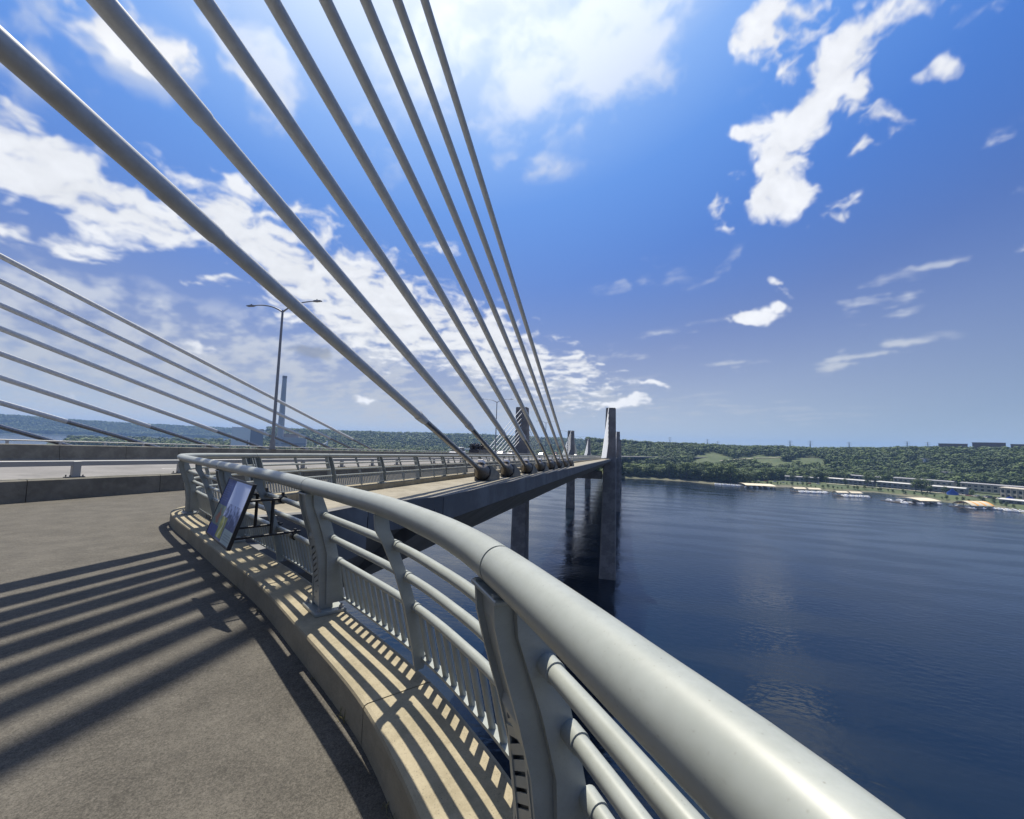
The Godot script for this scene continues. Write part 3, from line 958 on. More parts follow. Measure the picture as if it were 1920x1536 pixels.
func main_post(root: Node3D, arc: float, fine: bool) -> void:
	var f := rail_frame(arc)
	var o := rail_at(arc, 0.0, 0.0)
	var body := Shape.new()
	for dt in [-0.080, 0.080]:
		plate(body, arc, dt, 0.016, SIDE)
	# web between the two side plates, set back from their edges
	var web := []
	for sgn in [-1.0, 1.0]:
		var ring := []
		for h in [0.03, 0.30, 0.48, 0.63, 0.79, 0.90, 0.975]:
			ring.append(o + f.x * 0.074 * sgn + f.z * (edge_of(SIDE, h) + 0.020) + f.y * h)
		for h in [0.975, 0.90, 0.79, 0.63, 0.48, 0.30, 0.03]:
			ring.append(o + f.x * 0.074 * sgn + f.z * (edge_of(SIDE, h) + 0.030) + f.y * h)
		web.append(ring)
	body.loft(web)
	var post := part("post", body, mats.paint, root)
	var wing := Shape.new()
	for dt in [-0.102, 0.102]:
		plate(wing, arc, dt, 0.022, WING)
	part("rail_bracket", wing, mats.paint, post)
	var foot := Shape.new()
	foot.box(Transform3D(f, o + f.z * 0.275 + f.y * 0.0135), Vector3(0.34, 0.025, 0.25), 0.003)
	part("base_plate", foot, mats.paint, post)
	if not fine:
		return
	for q in [[-0.14, 0.185], [0.14, 0.185], [-0.14, 0.365], [0.14, 0.365]]:
		var b := Shape.new()
		var p: Vector3 = o + f.x * q[0] + f.z * q[1]
		b.tube([p + f.y * 0.026, p + f.y * 0.030], 0.026, 14)
		b.tube([p + f.y * 0.030, p + f.y * 0.048], 0.019, 6)
		b.tube([p + f.y * 0.048, p + f.y * 0.062], 0.010, 8)
		part("bolt", b, mats.galvanized, post)
	# cover of the lower half with a row of slanted slots
	for q in [[0.05, 0.205], [0.545, 0.615]]:
		var cover := Shape.new()
		var a := []
		var b := []
		for sgn in [-1.0, 1.0]:
			var ring := [o + f.x * 0.071 * sgn + f.z * (edge_of(SIDE, q[0]) + 0.006) + f.y * q[0], o + f.x * 0.071 * sgn + f.z * (edge_of(SIDE, q[1]) + 0.006) + f.y * q[1], o + f.x * 0.071 * sgn + f.z * (edge_of(SIDE, q[1]) + 0.011) + f.y * q[1], o + f.x * 0.071 * sgn + f.z * (edge_of(SIDE, q[0]) + 0.011) + f.y * q[0]]
			if sgn < 0:
				a = ring
			else:
				b = ring
		cover.loft([a, b])
		part("cover_plate", cover, mats.paint, post)
	var hood := Shape.new()
	var top: Vector3 = o + f.z * (edge_of(SIDE, 0.615) + 0.006) + f.y * 0.617
	var back: Vector3 = o + f.z * (edge_of(SIDE, 0.64) + 0.021) + f.y * 0.655
	hood.loft([[top - f.x * 0.071, back - f.x * 0.071, back - f.x * 0.071 - f.y * 0.006, top - f.x * 0.071 - f.y * 0.006], [top + f.x * 0.071, back + f.x * 0.071, back + f.x * 0.071 - f.y * 0.006, top + f.x * 0.071 - f.y * 0.006]])
	part("cover_hood", hood, mats.paint, post)
	var inner := Shape.new()
	inner.box(Transform3D(f, o + f.z * 0.203 + f.y * 0.34), Vector3(0.13, 0.30, 0.008))
	part("lamp_housing", inner, mats.slot, post)
	for j in 8:
		var h0 := 0.205 + j * 0.0485
		var l := Shape.new()
		var lo := h0 - 0.007
		var hi := h0 + 0.027
		var a := []
		var b := []
		for sgn in [-1.0, 1.0]:
			var lift: float = -0.036 * sgn
			var ring := []
			for q in [[lo, 0.006], [hi, 0.006], [hi, 0.013], [lo, 0.013]]:
				ring.append(o + f.x * 0.057 * sgn + f.z * (edge_of(SIDE, q[0]) + q[1]) + f.y * (q[0] + lift * (1.0 if j > 0 and j < 7 else 0.6)))
			if sgn < 0:
				a = ring
			else:
				b = ring
		l.loft([a, b])
		part("louvre", l, mats.paint, post)
	for sgn in [-1.0, 1.0]:
		var l := Shape.new()
		var a := []
		var b := []
		for q in [[0.2, a], [0.55, b]]:
			var g := edge_of(SIDE, q[0])
			for w in [[0.055, 0.0065], [0.071, 0.0065], [0.071, 0.0125], [0.055, 0.0125]]:
				q[1].append(o + f.x * w[0] * sgn + f.z * (g + w[1]) + f.y * q[0])
		if sgn < 0:
			a.reverse()
			b.reverse()
		l.loft([b, a])
		part("cover_edge", l, mats.paint, post)
	for q in [[0.0, 0.155], [0.03, 0.10], [0.03, 0.59]]:
		var b := Shape.new()
		var p: Vector3 = o + f.x * q[0] + f.z * (edge_of(SIDE, q[1]) + 0.004) + f.y * q[1]
		b.tube([p, p + f.z * 0.006], 0.008, 8)
		part("screw", b, mats.joint, post)
	# shoe between post head and handrail
	var shoe := Shape.new()
	shoe.box(Transform3D(f, o + f.z * 0.076 + f.y * 0.976), Vector3(0.22, 0.014, 0.095), 0.003)
	part("saddle", shoe, mats.paint, post)

func rail_tube(o: float, h: float, s0: float, s1: float, r: float, sides: int, step: float) -> Shape:
	var s := Shape.new()
	var pts := PackedVector3Array()
	var m := maxi(1, ceili((s1 - s0) / step))
	for k in m + 1:
		pts.append(rail_at(lerpf(s0, s1, float(k) / m), o, h))
	s.tube(pts, r, sides)
	return s

func bay(root: Node3D, s0: float, s1: float, picket: Mesh, sides: int) -> void:
	# everything between two posts: rails, upright plate, pickets and their bottom bar
	var mid := (s0 + s1) / 2
	var step := 0.12
	for q in RAILS:
		part("rail", rail_tube(q[0], q[1], s0 + 0.105, s1 - 0.105, 0.026, sides, step), mats.paint, root)
		for e in [s0 + 0.105, s1 - 0.165, mid - 0.036, mid + 0.010]:
			part("rail_socket", rail_tube(q[0], q[1], e, e + (0.06 if absf(e - mid) > 0.2 else 0.026), 0.031, sides, 1.0), mats.paint, root)
	var fin := Shape.new()
	plate(fin, mid, 0.0, 0.018, FIN)
	part("upright_plate", fin, mats.paint, root)
	for half in [[s0 + 0.115, mid - 0.012], [mid + 0.012, s1 - 0.115]]:
		var bar := Shape.new()
		sweep(bar, [Vector2(0.388, 0.082), Vector2(0.388, 0.098), Vector2(0.44, 0.098), Vector2(0.44, 0.082)], half[0], half[1], 0.12)
		part("bottom_bar", bar, mats.paint, root)
		var len: float = half[1] - half[0]
		var n := roundi(len / 0.096)
		for k in n:
			var a: float = half[0] + len * (k + 0.5) / n
			var p := MeshInstance3D.new()
			p.name = "picket"
			p.mesh = picket
			p.material_override = mats.paint
			p.transform = Transform3D(rail_frame(a), rail_at(a, 0.413, 0.092))
			root.add_child(p, true)

func picket_mesh() -> Mesh:
	var s := Shape.new()
	s.tube([Vector3(0, 0, 0), Vector3(0, 0.312, -0.076)], 0.0172, 10, false)
	return s.mesh()

func make_overlook_railing() -> void:
	var root := thing("overlook_railing", "pale grey metal railing with fat curved handrail round the overlook", "railing")
	var picket := picket_mesh()
	for k in POSTS.size():
		main_post(root, POSTS[k], true)
		if k + 1 < POSTS.size():
			bay(root, POSTS[k], POSTS[k + 1], picket, 18)
			part("handrail", rail_tube(HAND_O, HAND_H, POSTS[k] + 0.0055, POSTS[k + 1] - 0.0055, HAND_R, 40, 0.07), mats.paint, root)
		part("joint_sleeve", rail_tube(HAND_O, HAND_H, POSTS[k] - 0.03, POSTS[k] + 0.03, HAND_R - 0.006, 32, 0.02), mats.joint, root)

func make_walkway_railing() -> void:
	var root := thing("walkway_railing", "pale grey metal railing running straight on along the walkway edge", "railing")
	var picket := picket_mesh()
	var arcs := [11.79]
	var a := 14.84
	while a < 44.0:
		arcs.append(a)
		a += 2.9
	for k in range(arcs.size() - 1):
		var s0: float = arcs[k]
		var s1: float = arcs[k + 1]
		if k < 6:
			bay(root, s0, s1, picket, 10)
		else:
			for q in RAILS:
				part("rail", rail_tube(q[0], q[1], s0 + 0.08, s1 - 0.08, 0.029, 6, 1.0), mats.paint, root)
			var fin := Shape.new()
			plate(fin, (s0 + s1) / 2, 0.0, 0.018, FIN)
			part("upright_plate", fin, mats.paint, root)
		part("handrail", rail_tube(HAND_O, HAND_H, s0 + 0.0055, s1 - 0.0055, HAND_R, 24, 0.1 if k < 2 else 1.0), mats.paint, root)
		if k > 0:
			main_post(root, s0, false)
	# the second post of the pair at the nose
	main_post(root, 14.56, false)
	# further on: simpler posts, long rails, and the pickets as one mass
	var z: float = edge_at(arcs[arcs.size() - 1])[0].y
	var start := z
	var body := Shape.new()
	for dt in [-0.062, 0.062]:
		var p := []
		var q := []
		for v in SIDE:
			p.append(Vector3(v.x, v.y, dt - 0.02))
			q.append(Vector3(v.x, v.y, dt + 0.02))
		body.loft([p, q])
	var post_mesh := body.mesh()
	while z > -196.0:
		var o := MeshInstance3D.new()
		o.name = "post"
		o.mesh = post_mesh
		o.material_override = mats.paint
		o.position = at(-9.35, KERB_TOP, z)
		root.add_child(o, true)
		z -= 2.9
	for q in RAILS + [[HAND_O, HAND_H]]:
		var s := Shape.new()
		s.tube([at(-9.35 + q[0], KERB_TOP + q[1], start), at(-9.35 + q[0], KERB_TOP + q[1], -196.0)], 0.029 if q[1] < 1.0 else HAND_R, 8)
		part("rail" if q[1] < 1.0 else "handrail", s, mats.paint, root)
	var many := MultiMesh.new()
	many.transform_format = MultiMesh.TRANSFORM_3D
	many.mesh = picket
	var count := int((-23.0 - -110.0) / 0.1)
	many.instance_count = count
	for k in count:
		many.set_instance_transform(k, Transform3D(Basis(Vector3.UP, PI / 2), at(-9.35 + 0.388, KERB_TOP + 0.09, -29.5 - 0.1 * k)))
	var mi := MultiMeshInstance3D.new()
	mi.name = "far_pickets"
	mi.multimesh = many
	mi.material_override = mats.paint
	mi.set_meta("kind", "stuff")
	root.add_child(mi, true)

# ---------- lamps, cars, sign ----------

func make_lamps() -> void:
	var names := ["first", "second", "third", "fourth", "fifth"]
	var z := -27.6
	for k in 5:
		var t := thing("street_lamp", "%s double armed street lamp along the median barrier, counted from the overlook" % names[k], "street lamp", "street lamps on the median")
		var foot := at(-28.0, -0.52, z)
		var base := Shape.new()
		base.tube([foot - Vector3(0, 0.02, 0), foot + Vector3(0, 0.06, 0), foot + Vector3(0, 0.1, 0), foot + Vector3(0, 0.75, 0), foot + Vector3(0, 0.85, 0)], [0.30, 0.30, 0.22, 0.19, 0.13], 12)
		part("base", base, mats.lamp, t)
		var pole := Shape.new()
		pole.tube([foot + Vector3(0, 0.8, 0), foot + Vector3(0, 11.7, 0)], [0.135, 0.085], 14)
		part("pole", pole, mats.lamp, t)
		for sg in [-1.0, 1.0]:
			var arm := Shape.new()
			var pts := PackedVector3Array()
			for j in 9:
				var u := j / 8.0
				pts.append(foot + Vector3(sg * 3.1 * u, 11.55 + 0.75 * (1.0 - pow(1.0 - u, 2.6)), 0))
			arm.tube(pts, [0.075, 0.07, 0.066, 0.062, 0.058, 0.054, 0.05, 0.046, 0.042], 10)
			part("arm", arm, mats.lamp, t)
			var head := Shape.new()
			var c := foot + Vector3(sg * 3.4, 12.28, 0)
			head.loft([[c + Vector3(-0.42 * sg, 0.03, -0.06), c + Vector3(-0.42 * sg, -0.03, -0.06), c + Vector3(-0.42 * sg, -0.03, 0.06), c + Vector3(-0.42 * sg, 0.03, 0.06)], [c + Vector3(-0.1 * sg, 0.06, -0.16), c + Vector3(-0.1 * sg, -0.05, -0.16), c + Vector3(-0.1 * sg, -0.05, 0.16), c + Vector3(-0.1 * sg, 0.06, 0.16)], [c + Vector3(0.42 * sg, 0.03, -0.13), c + Vector3(0.42 * sg, -0.04, -0.13), c + Vector3(0.42 * sg, -0.04, 0.13), c + Vector3(0.42 * sg, 0.03, 0.13)]])
			var lum := part("luminaire", head, mats.lamp, t)
			var cell := Shape.new()
			cell.tube([c + Vector3(0.0, 0.05, 0), c + Vector3(0, 0.16, 0)], 0.045, 8)
			part("photocell", cell, mats.lamp, lum)
		z -= 61.0

func make_car(paint: Material, big: bool) -> Node3D:
	# length along z, wheels on y = 0
	var t := Node3D.new()
	var l := 4.9 if big else 4.6
	var w := 0.96 if big else 0.9
	var hi := 1.82 if big else 1.45
	var waist := 1.05 if big else 0.92
	var body := Shape.new()
	var rings := []
	for q in [[-l / 2, 0.45, waist - 0.28, 0.86], [-l / 2 + 0.12, 0.28, waist - 0.12, 0.97], [-l / 2 + 1.1, 0.25, waist - 0.02, 1.0], [l / 2 - 0.9, 0.25, waist, 1.0], [l / 2 - 0.1, 0.28, waist - 0.02, 0.97], [l / 2, 0.45, waist - 0.2, 0.88]]:
		var ww: float = w * q[3]
		rings.append([Vector3(-ww, q[1], q[0]), Vector3(ww, q[1], q[0]), Vector3(ww, q[2] - 0.12, q[0]), Vector3(ww - 0.08, q[2], q[0]), Vector3(-ww + 0.08, q[2], q[0]), Vector3(-ww, q[2] - 0.12, q[0])])
	body.loft(rings)
	part("body", body, paint, t)
	var cab := Shape.new()
	var f0 := -l / 2 + 1.15
	var r0 := l / 2 - (0.15 if big else 0.7)
	cab.loft([[Vector3(-w + 0.1, waist - 0.03, f0), Vector3(w - 0.1, waist - 0.03, f0), Vector3(w - 0.1, waist - 0.03, r0), Vector3(-w + 0.1, waist - 0.03, r0)], [Vector3(-w + 0.25, hi - 0.05, f0 + 0.75), Vector3(w - 0.25, hi - 0.05, f0 + 0.75), Vector3(w - 0.25, hi - 0.05, r0 - 0.35), Vector3(-w + 0.25, hi - 0.05, r0 - 0.35)]])
	part("window_band", cab, mats.glass, t)
	var roof := Shape.new()
	roof.box(Transform3D(Basis(), Vector3(0, hi - 0.02, (f0 + 0.75 + r0 - 0.35) / 2)), Vector3(w * 2 - 0.46, 0.08, r0 - f0 - 1.02), 0.03)
	for q in [f0 + 1.6, f0 + 2.5]:
		for sg in [-1.0, 1.0]:
			roof.box(Transform3D(Basis(Vector3.FORWARD, sg * 0.17), Vector3(sg * (w - 0.165), (waist + hi) / 2, q)), Vector3(0.05, hi - waist, 0.12))
	part("roof", roof, paint, t)
	for x in [-w + 0.08, w - 0.08]:
		for z in [-l / 2 + 0.9, l / 2 - 0.9]:
			var wh := Shape.new()
			wh.tube([Vector3(x - 0.11, 0.34, z), Vector3(x + 0.11, 0.34, z)], 0.34, 14)
			var tyre := part("wheel", wh, mats.tyre, t)
			var rim := Shape.new()
			rim.tube([Vector3(x - 0.118, 0.34, z), Vector3(x + 0.118, 0.34, z)], 0.2, 10)
			part("rim", rim, mats.galvanized, tyre)
	for x in [-w + 0.25, w - 0.25]:
		var hl := Shape.new()
		hl.box(Transform3D(Basis(), Vector3(x, waist - 0.33, -l / 2 + 0.03)), Vector3(0.3, 0.14, 0.1), 0.02)
		part("headlight", hl, mats.plate, t)
		var tl := Shape.new()
		tl.box(Transform3D(Basis(), Vector3(x, waist - 0.22, l / 2 - 0.03)), Vector3(0.24, 0.18, 0.1), 0.02)
		part("tail_light", tl, mats.car_red, t)
	return t

func place_car(called: String, model: Node3D, x: float, z: float, label: String, turned := false) -> Node3D:
	var o := model.duplicate()
	o.name = numbered(called)
	add_child(o)
	var up := Vector3(0, 1, -GRADE).normalized()
	var fwd := Vector3(0, GRADE, 1).normalized()
	var b := Basis(up.cross(fwd), up, fwd)
	o.transform = Transform3D(b.rotated(Vector3.UP, PI) if turned else b, at(x, -1.36, z))
	tag(o, label, "car", "traffic on the far carriageway")
	return o

func make_cars() -> void:
	var white_big := make_car(mats.car_white, true)
	var white := make_car(mats.car_white, false)
	var grey := make_car(mats.car_grey, false)
	var red := make_car(mats.car_red, true)
	place_car("car", white_big, -33.8, -80.5, "white tall car driving just behind the dark loaded truck", true)
	place_car("car", white, -34.0, -113.0, "white car between the second lamp and the far tower", true)
	place_car("car", white_big, -37.6, -137.0, "white tall car passing in front of the far side tower leg", true)
	place_car("car", grey, -34.0, -172.0, "grey car just past the far side tower leg", true)
	place_car("car", red, -37.8, -232.0, "red tall car far along the road beyond the nearest tower", true)
	place_car("car", white, -34.0, -300.0, "small white car far along the road before the second tower", true)
	for m in [white_big, white, grey, red]:
		m.free()
	# dark truck with a load of brush
	var t := thing("loaded_truck", "dark truck carrying a heaped dark load in the far lanes", "truck", "traffic on the far carriageway")
	t.transform = Transform3D(Basis(), at(-34.0, -1.36, -96.0))
	var cab := Shape.new()
	cab.loft([[Vector3(-1.1, 0.5, -4.2), Vector3(1.1, 0.5, -4.2), Vector3(1.1, 1.4, -4.3), Vector3(-1.1, 1.4, -4.3)], [Vector3(-1.15, 0.5, -2.6), Vector3(1.15, 0.5, -2.6), Vector3(1.0, 2.6, -3.0), Vector3(-1.0, 2.6, -3.0)], [Vector3(-1.15, 0.5, -1.4), Vector3(1.15, 0.5, -1.4), Vector3(1.0, 2.6, -1.4), Vector3(-1.0, 2.6, -1.4)]])
	part("cab", cab, mats.car_dark, t)
	var bed := Shape.new()
	bed.box(Transform3D(Basis(), Vector3(0, 1.15, 1.9)), Vector3(2.4, 1.1, 6.4), 0.05)
	part("bed", bed, mats.car_dark, t)
	var load_ := Shape.new()
	var r := RandomNumberGenerator.new()
	r.seed = 3
	for k in 260:
		var p := Vector3(r.randf_range(-1.1, 1.1), 1.6 + r.randf() * 1.5 * (1.0 - absf(r.randf_range(-1, 1)) * 0.4), r.randf_range(-1.2, 5.0))
		load_.box(Transform3D(Basis.from_euler(Vector3(r.randf() * 3, r.randf() * 3, r.randf() * 3)), p), Vector3(0.5, 0.12, 0.28))
	part("load", load_, mats.car_dark, t)
	for x in [-1.0, 1.0]:
		for z in [-3.2, 2.6, 3.9]:
			var wh := Shape.new()
			wh.tube([Vector3(x - 0.15, 0.5, z), Vector3(x + 0.15, 0.5, z)], 0.5, 14)
			part("wheel", wh, mats.tyre, t)

func panel_print() -> ImageTexture:
	# what is printed on the board: a blue band, a pale aerial view, a green map and a grey caption box
	var w := 320
	var h := 208
	var im := Image.create(w, h, false, Image.FORMAT_RGB8)
	var f := FastNoiseLite.new()
	f.seed = 12
	f.frequency = 0.03
	f.fractal_octaves = 5
	for y in h:
		for x in w:
			var n := f.get_noise_2d(x, y)
			var c := Color(0.05, 0.16, 0.48)
			if x < 118:
				if y > 96 and y < 168:
					c = Color(0.28, 0.38, 0.38).lerp(Color(0.50, 0.58, 0.46), clampf(0.5 + n, 0, 1))
					if Vector2(x - 62, (y - 138) * 1.1).length() < 24.0 + n * 26:
						c = Color(0.62, 0.30, 0.14)
				else:
					c = c.lerp(Color(0.08, 0.24, 0.62), clampf(0.5 + n * 0.6, 0, 1))
			else:
				var band := (y - 70.0) / 70.0 + n * 0.9
				c = Color(0.70, 0.77, 0.95).lerp(Color(0.20, 0.28, 0.50), smoothstep(0.0, 1.1, band))
				if y < 82:
					c = Color(0.74, 0.81, 0.98)
				if x > 120 and x < 196 and y > 128 and y < 200:
					c = Color(0.40, 0.46, 0.20).lerp(Color(0.60, 0.62, 0.26), clampf(0.5 + n * 1.4, 0, 1))
					if absf(x - 158 - sin(y * 0.09) * 12) < 4:
						c = Color(0.62, 0.66, 0.60)
				if x > 206 and y > 160:
					c = Color(0.60, 0.68, 0.66)
					if y > 170 and y < 198 and (y / 4) % 2 == 0 and x > 216 and x < 306 - int(n * 30):
						c = Color(0.50, 0.57, 0.57)
			var grey := (c.r + c.g + c.b) / 3.0
			im.set_pixel(x, y, c.lerp(Color(grey, grey, grey), 0.25))
	for k in 9:
		im.fill_rect(Rect2i(8, 14 + k * 8, 40 + (k * 37) % 52, 2), Color(0.30, 0.37, 0.55))
	return ImageTexture.create_from_image(im)

func make_sign() -> void:
	var t := thing("information_board", "tilted printed information board with blue picture clamped to the railing", "sign")
	var arc := 6.95
	var f := rail_frame(arc)
	var o := rail_at(arc, 0.0, 0.0)
	var low := o + f.z * -0.30 + f.y * 0.40
	var high := o + f.z * -0.13 + f.y * 0.97
	var up := (high - low).normalized()
	var tall := (high - low).length()
	var wide := 0.88
	var face := up.cross(f.x).normalized()   # towards the walkway
	if face.dot(f.z) > 0:
		face = -face
	var right := up.cross(face).normalized()
	var b := Basis(right, up, face)
	var mid := (low + high) / 2
	var core := Shape.new()
	core.box(Transform3D(b, mid), Vector3(wide, tall, 0.02))
	part("backing", core, mats.black, t)
	for q in [[Vector3(0, tall / 2 + 0.006, 0), Vector3(wide + 0.04, 0.02, 0.034)], [Vector3(0, -tall / 2 - 0.006, 0), Vector3(wide + 0.04, 0.02, 0.034)], [Vector3(wide / 2 + 0.008, 0, 0), Vector3(0.02, tall, 0.034)], [Vector3(-wide / 2 - 0.008, 0, 0), Vector3(0.02, tall, 0.034)]]:
		var e := Shape.new()
		e.box(Transform3D(b, mid + b * q[0]), q[1], 0.003)
		part("frame_edge", e, mats.black, t)
	var m := StandardMaterial3D.new()
	m.albedo_texture = panel_print()
	m.roughness = 0.5
	var quad := QuadMesh.new()
	quad.size = Vector2(wide, tall)
	var print_ := part("printed_face", quad, m, t)
	print_.transform = Transform3D(b, mid + face * 0.013)
	# arms back to the rails
	for sg in [-1.0, 1.0]:
		for r in [0, 2]:
			var rail: Array = RAILS[r]
			var h: float = rail[1] + (0.0 if r == 0 else 0.03)
			var from: Vector3 = o + f.x * (sg * 0.27) + f.z * lerpf(-0.285, -0.115, (h - 0.40) / 0.57) + f.y * h
			var e := rail_at(arc + sg * 0.27, rail[0] + 0.05, rail[1])
			var a := Shape.new()
			a.tube([from, Vector3(e.x, from.y, e.z)], 0.013, 8)
			part("arm", a, mats.black, t)
			var c := Shape.new()
			var q := rail_at(arc + sg * 0.27, rail[0], rail[1])
			c.tube([q - f.x * 0.03, q + f.x * 0.03], 0.042, 14)
			c.box(Transform3D(f, q + f.y * 0.05), Vector3(0.04, 0.05, 0.02))
			part("clamp", c, mats.black, t)
		var v := Shape.new()
		v.tube([o + f.x * (sg * 0.27) + f.z * 0.10 + f.y * 0.44, o + f.x * (sg * 0.27) + f.z * 0.10 + f.y * 0.80], 0.016, 8)
		part("strut", v, mats.black, t)

# ---------- far things ----------

func wall_box(parent: Node3D, called: String, p0: Vector2, p1: Vector2, deep: float, y0: float, y1: float, mat: Material) -> Transform3D:
	# a long block whose front runs from p0 to p1 in plan (x, z); deep goes away from the viewer's side (to the left of p0 -> p1 seen from above is the front)
	var t := (p1 - p0).normalized()
	var nrm := Vector2(-t.y, t.x)
	var mid := (p0 + p1) / 2 - nrm * deep / 2
	var b := Basis(Vector3(t.x, 0, t.y), Vector3.UP, Vector3(nrm.x, 0, nrm.y))
	var xf := Transform3D(b, Vector3(mid.x, (y0 + y1) / 2, mid.y))
	var s := Shape.new()
	s.box(xf, Vector3(p0.distance_to(p1), y1 - y0, deep), 0.1)
	part(called, s, mat, parent)
	return xf

func row_house(p0: Vector2, p1: Vector2, deep: float, y0: float, high: float, label: String, wall: Material, roof_mat: Material, group := "") -> void:
	var t := thing("row_house", label, "building", group)
	var xf := wall_box(t, "wall", p0, p1, deep, y0, y0 + high, wall)
	var len := p0.distance_to(p1)
	var roof := Shape.new()
	var e := xf.basis
	var c := xf.origin + Vector3(0, high / 2, 0)
	var a := []
	var b := []
	for sg in [-1.0, 1.0]:
		var ring := [c + e.x * sg * (len / 2 + 0.6) + e.z * (deep / 2 + 0.9) + e.y * 0.05, c + e.x * sg * (len / 2 + 0.6) + e.z * (deep / 2 + 0.9) + e.y * 0.75, c + e.x * sg * (len / 2 + 0.6) + e.y * 1.9, c + e.x * sg * (len / 2 + 0.6) - e.z * (deep / 2 + 0.9) + e.y * 0.75, c + e.x * sg * (len / 2 + 0.6) - e.z * (deep / 2 + 0.9) + e.y * 0.05]
		if sg < 0:
			a = ring
		else:
			b = ring
	roof.loft([a, b])
	part("roof", roof, roof_mat, t)
	var n := int(len / 6.5)
	for k in n:
		for lev in [0.27, 0.72]:
			var w := Shape.new()
			w.box(Transform3D(e, xf.origin + e.x * (len * ((k + 0.5) / n - 0.5)) + e.y * (high * (lev - 0.5)) + e.z * (deep / 2 + 0.02)), Vector3(3.4, high * 0.26, 0.12))
			part("window", w, mats.glass, t)
		if k > 0:
			var d := Shape.new()
			d.box(Transform3D(e, xf.origin + e.x * (len * (float(k) / n - 0.5)) + e.z * (deep / 2 + 0.4)), Vector3(0.5, high - 0.1, 0.9))
			part("divider", d, wall, t)

func make_power_station() -> void:
	var pale := surface(Color(0.78, 0.78, 0.77), 0.7)
	var slate := surface(Color(0.22, 0.23, 0.27), 0.6)
	var brick := surface(Color(0.30, 0.26, 0.24), 0.8)
	var stone := surface(Color(0.42, 0.41, 0.41), 0.85)
	var t := thing("smoke_stack", "very tall tapering grey chimney stack beyond the median lamp", "chimney")
	var s := Shape.new()
	s.tube([Vector3(-1054, -58, -1067), Vector3(-1054, 60, -1067), Vector3(-1054, 186, -1067)], [11.5, 8.6, 6.2], 28)
	part("shaft", s, stone, t)
	var cap := Shape.new()
	cap.tube([Vector3(-1054, 180, -1067), Vector3(-1054, 182, -1067), Vector3(-1054, 188, -1067)], [6.4, 6.9, 6.9], 28)
	part("rim", cap, brick, t)
	var a := thing("boiler_house", "tall pale slab sided power station boiler house left of the stack", "building")
	wall_box(a, "pale_block", Vector2(-1141, -972), Vector2(-1109, -1008), 45, -58, 19, pale)
	wall_box(a, "dark_block", Vector2(-1109, -1008), Vector2(-1086, -1034), 42, -40, 15, slate)
	wall_box(a, "stair_tower", Vector2(-1114, -1000), Vector2(-1109, -1006), 10, -58, 20, pale)
	wall_box(a, "roof_house", Vector2(-1126, -992), Vector2(-1112, -1008), 14, 18, 24, pale)
	for q in [[Vector2(-1131, -980), Vector2(-1128, -983.4), -22.0, -14.0], [Vector2(-1112.5, -1001), Vector2(-1110.5, -1003.4), -52.0, -20.0]]:
		wall_box(a, "window", q[0] + Vector2(0.8, 0.8) * 0.0, q[1], 1.0, q[2], q[3], mats.glass)
	var l := thing("turbine_hall", "low wide grey power station hall below the stack", "building")
	wall_box(l, "wall", Vector2(-1066, -1046), Vector2(-990, -1106), 40, -58, -8, stone)
	wall_box(l, "upper_wall", Vector2(-1058, -1062), Vector2(-1012, -1098), 24, -9, 4, brick)
	wall_box(l, "band", Vector2(-1066, -1045), Vector2(-990, -1105), 1.0, -30, -26, slate)
	var j := thing("coal_conveyor", "thin white tower with sloping conveyor right of the power station hall", "conveyor")
	wall_box(j, "tower", Vector2(-948, -1150), Vector2(-945, -1153), 3, -58, -16, pale)
	var c := Shape.new()
	c.tube([Vector3(-986, -46, -1112), Vector3(-946, -22, -1151)], 1.5, 8)
	part("belt_tube", c, pale, j)
	for q in [[Vector2(-935, -1180), Vector2(-880, -1225), 9.0, "long low white shed on the shore right of the power station"], [Vector2(-985, -1160), Vector2(-962, -1180), 7.0, "small white shed beside the power station"], [Vector2(-640, -1440), Vector2(-590, -1465), 12.0, "white low hall among trees behind the road"], [Vector2(-700, -1700), Vector2(-610, -1745), 14.0, "long grey hall on the wooded hill behind the road"]]:
		var w := thing("shed", q[3], "building")
		wall_box(w, "wall", q[0], q[1], 20, -58 if q[2] < 10 else -52, -50 + q[2], pale)
		wall_box(w, "roof", q[0] + Vector2(-1, 1), q[1] + Vector2(1, 1), 22, -50 + q[2], -49.2 + q[2], stone)

func make_boat(white: Material) -> Node3D:
	var t := Node3D.new()
	var hull := Shape.new()
	hull.loft([[Vector3(-1.3, 0.0, 4.0), Vector3(1.3, 0.0, 4.0), Vector3(1.6, 1.3, 4.2), Vector3(-1.6, 1.3, 4.2)], [Vector3(-1.4, -0.2, 0.0), Vector3(1.4, -0.2, 0.0), Vector3(1.8, 1.3, 0.0), Vector3(-1.8, 1.3, 0.0)], [Vector3(-0.7, 0.0, -3.6), Vector3(0.7, 0.0, -3.6), Vector3(1.1, 1.6, -3.6), Vector3(-1.1, 1.6, -3.6)], [Vector3(-0.05, 0.6, -5.2), Vector3(0.05, 0.6, -5.2), Vector3(0.1, 1.9, -5.6), Vector3(-0.1, 1.9, -5.6)]])
	part("hull", hull, white, t)
	var cab := Shape.new()
	cab.loft([[Vector3(-1.3, 1.2, 2.8), Vector3(1.3, 1.2, 2.8), Vector3(1.3, 1.2, -2.4), Vector3(-1.3, 1.2, -2.4)], [Vector3(-1.1, 2.5, 2.6), Vector3(1.1, 2.5, 2.6), Vector3(1.0, 2.5, -0.9), Vector3(-1.0, 2.5, -0.9)]])
	part("cabin", cab, white, t)
	var glass := Shape.new()
	glass.box(Transform3D(Basis(), Vector3(0, 1.95, 0.6)), Vector3(2.50, 0.5, 3.9))
	part("window", glass, mats.glass, t)
	return t

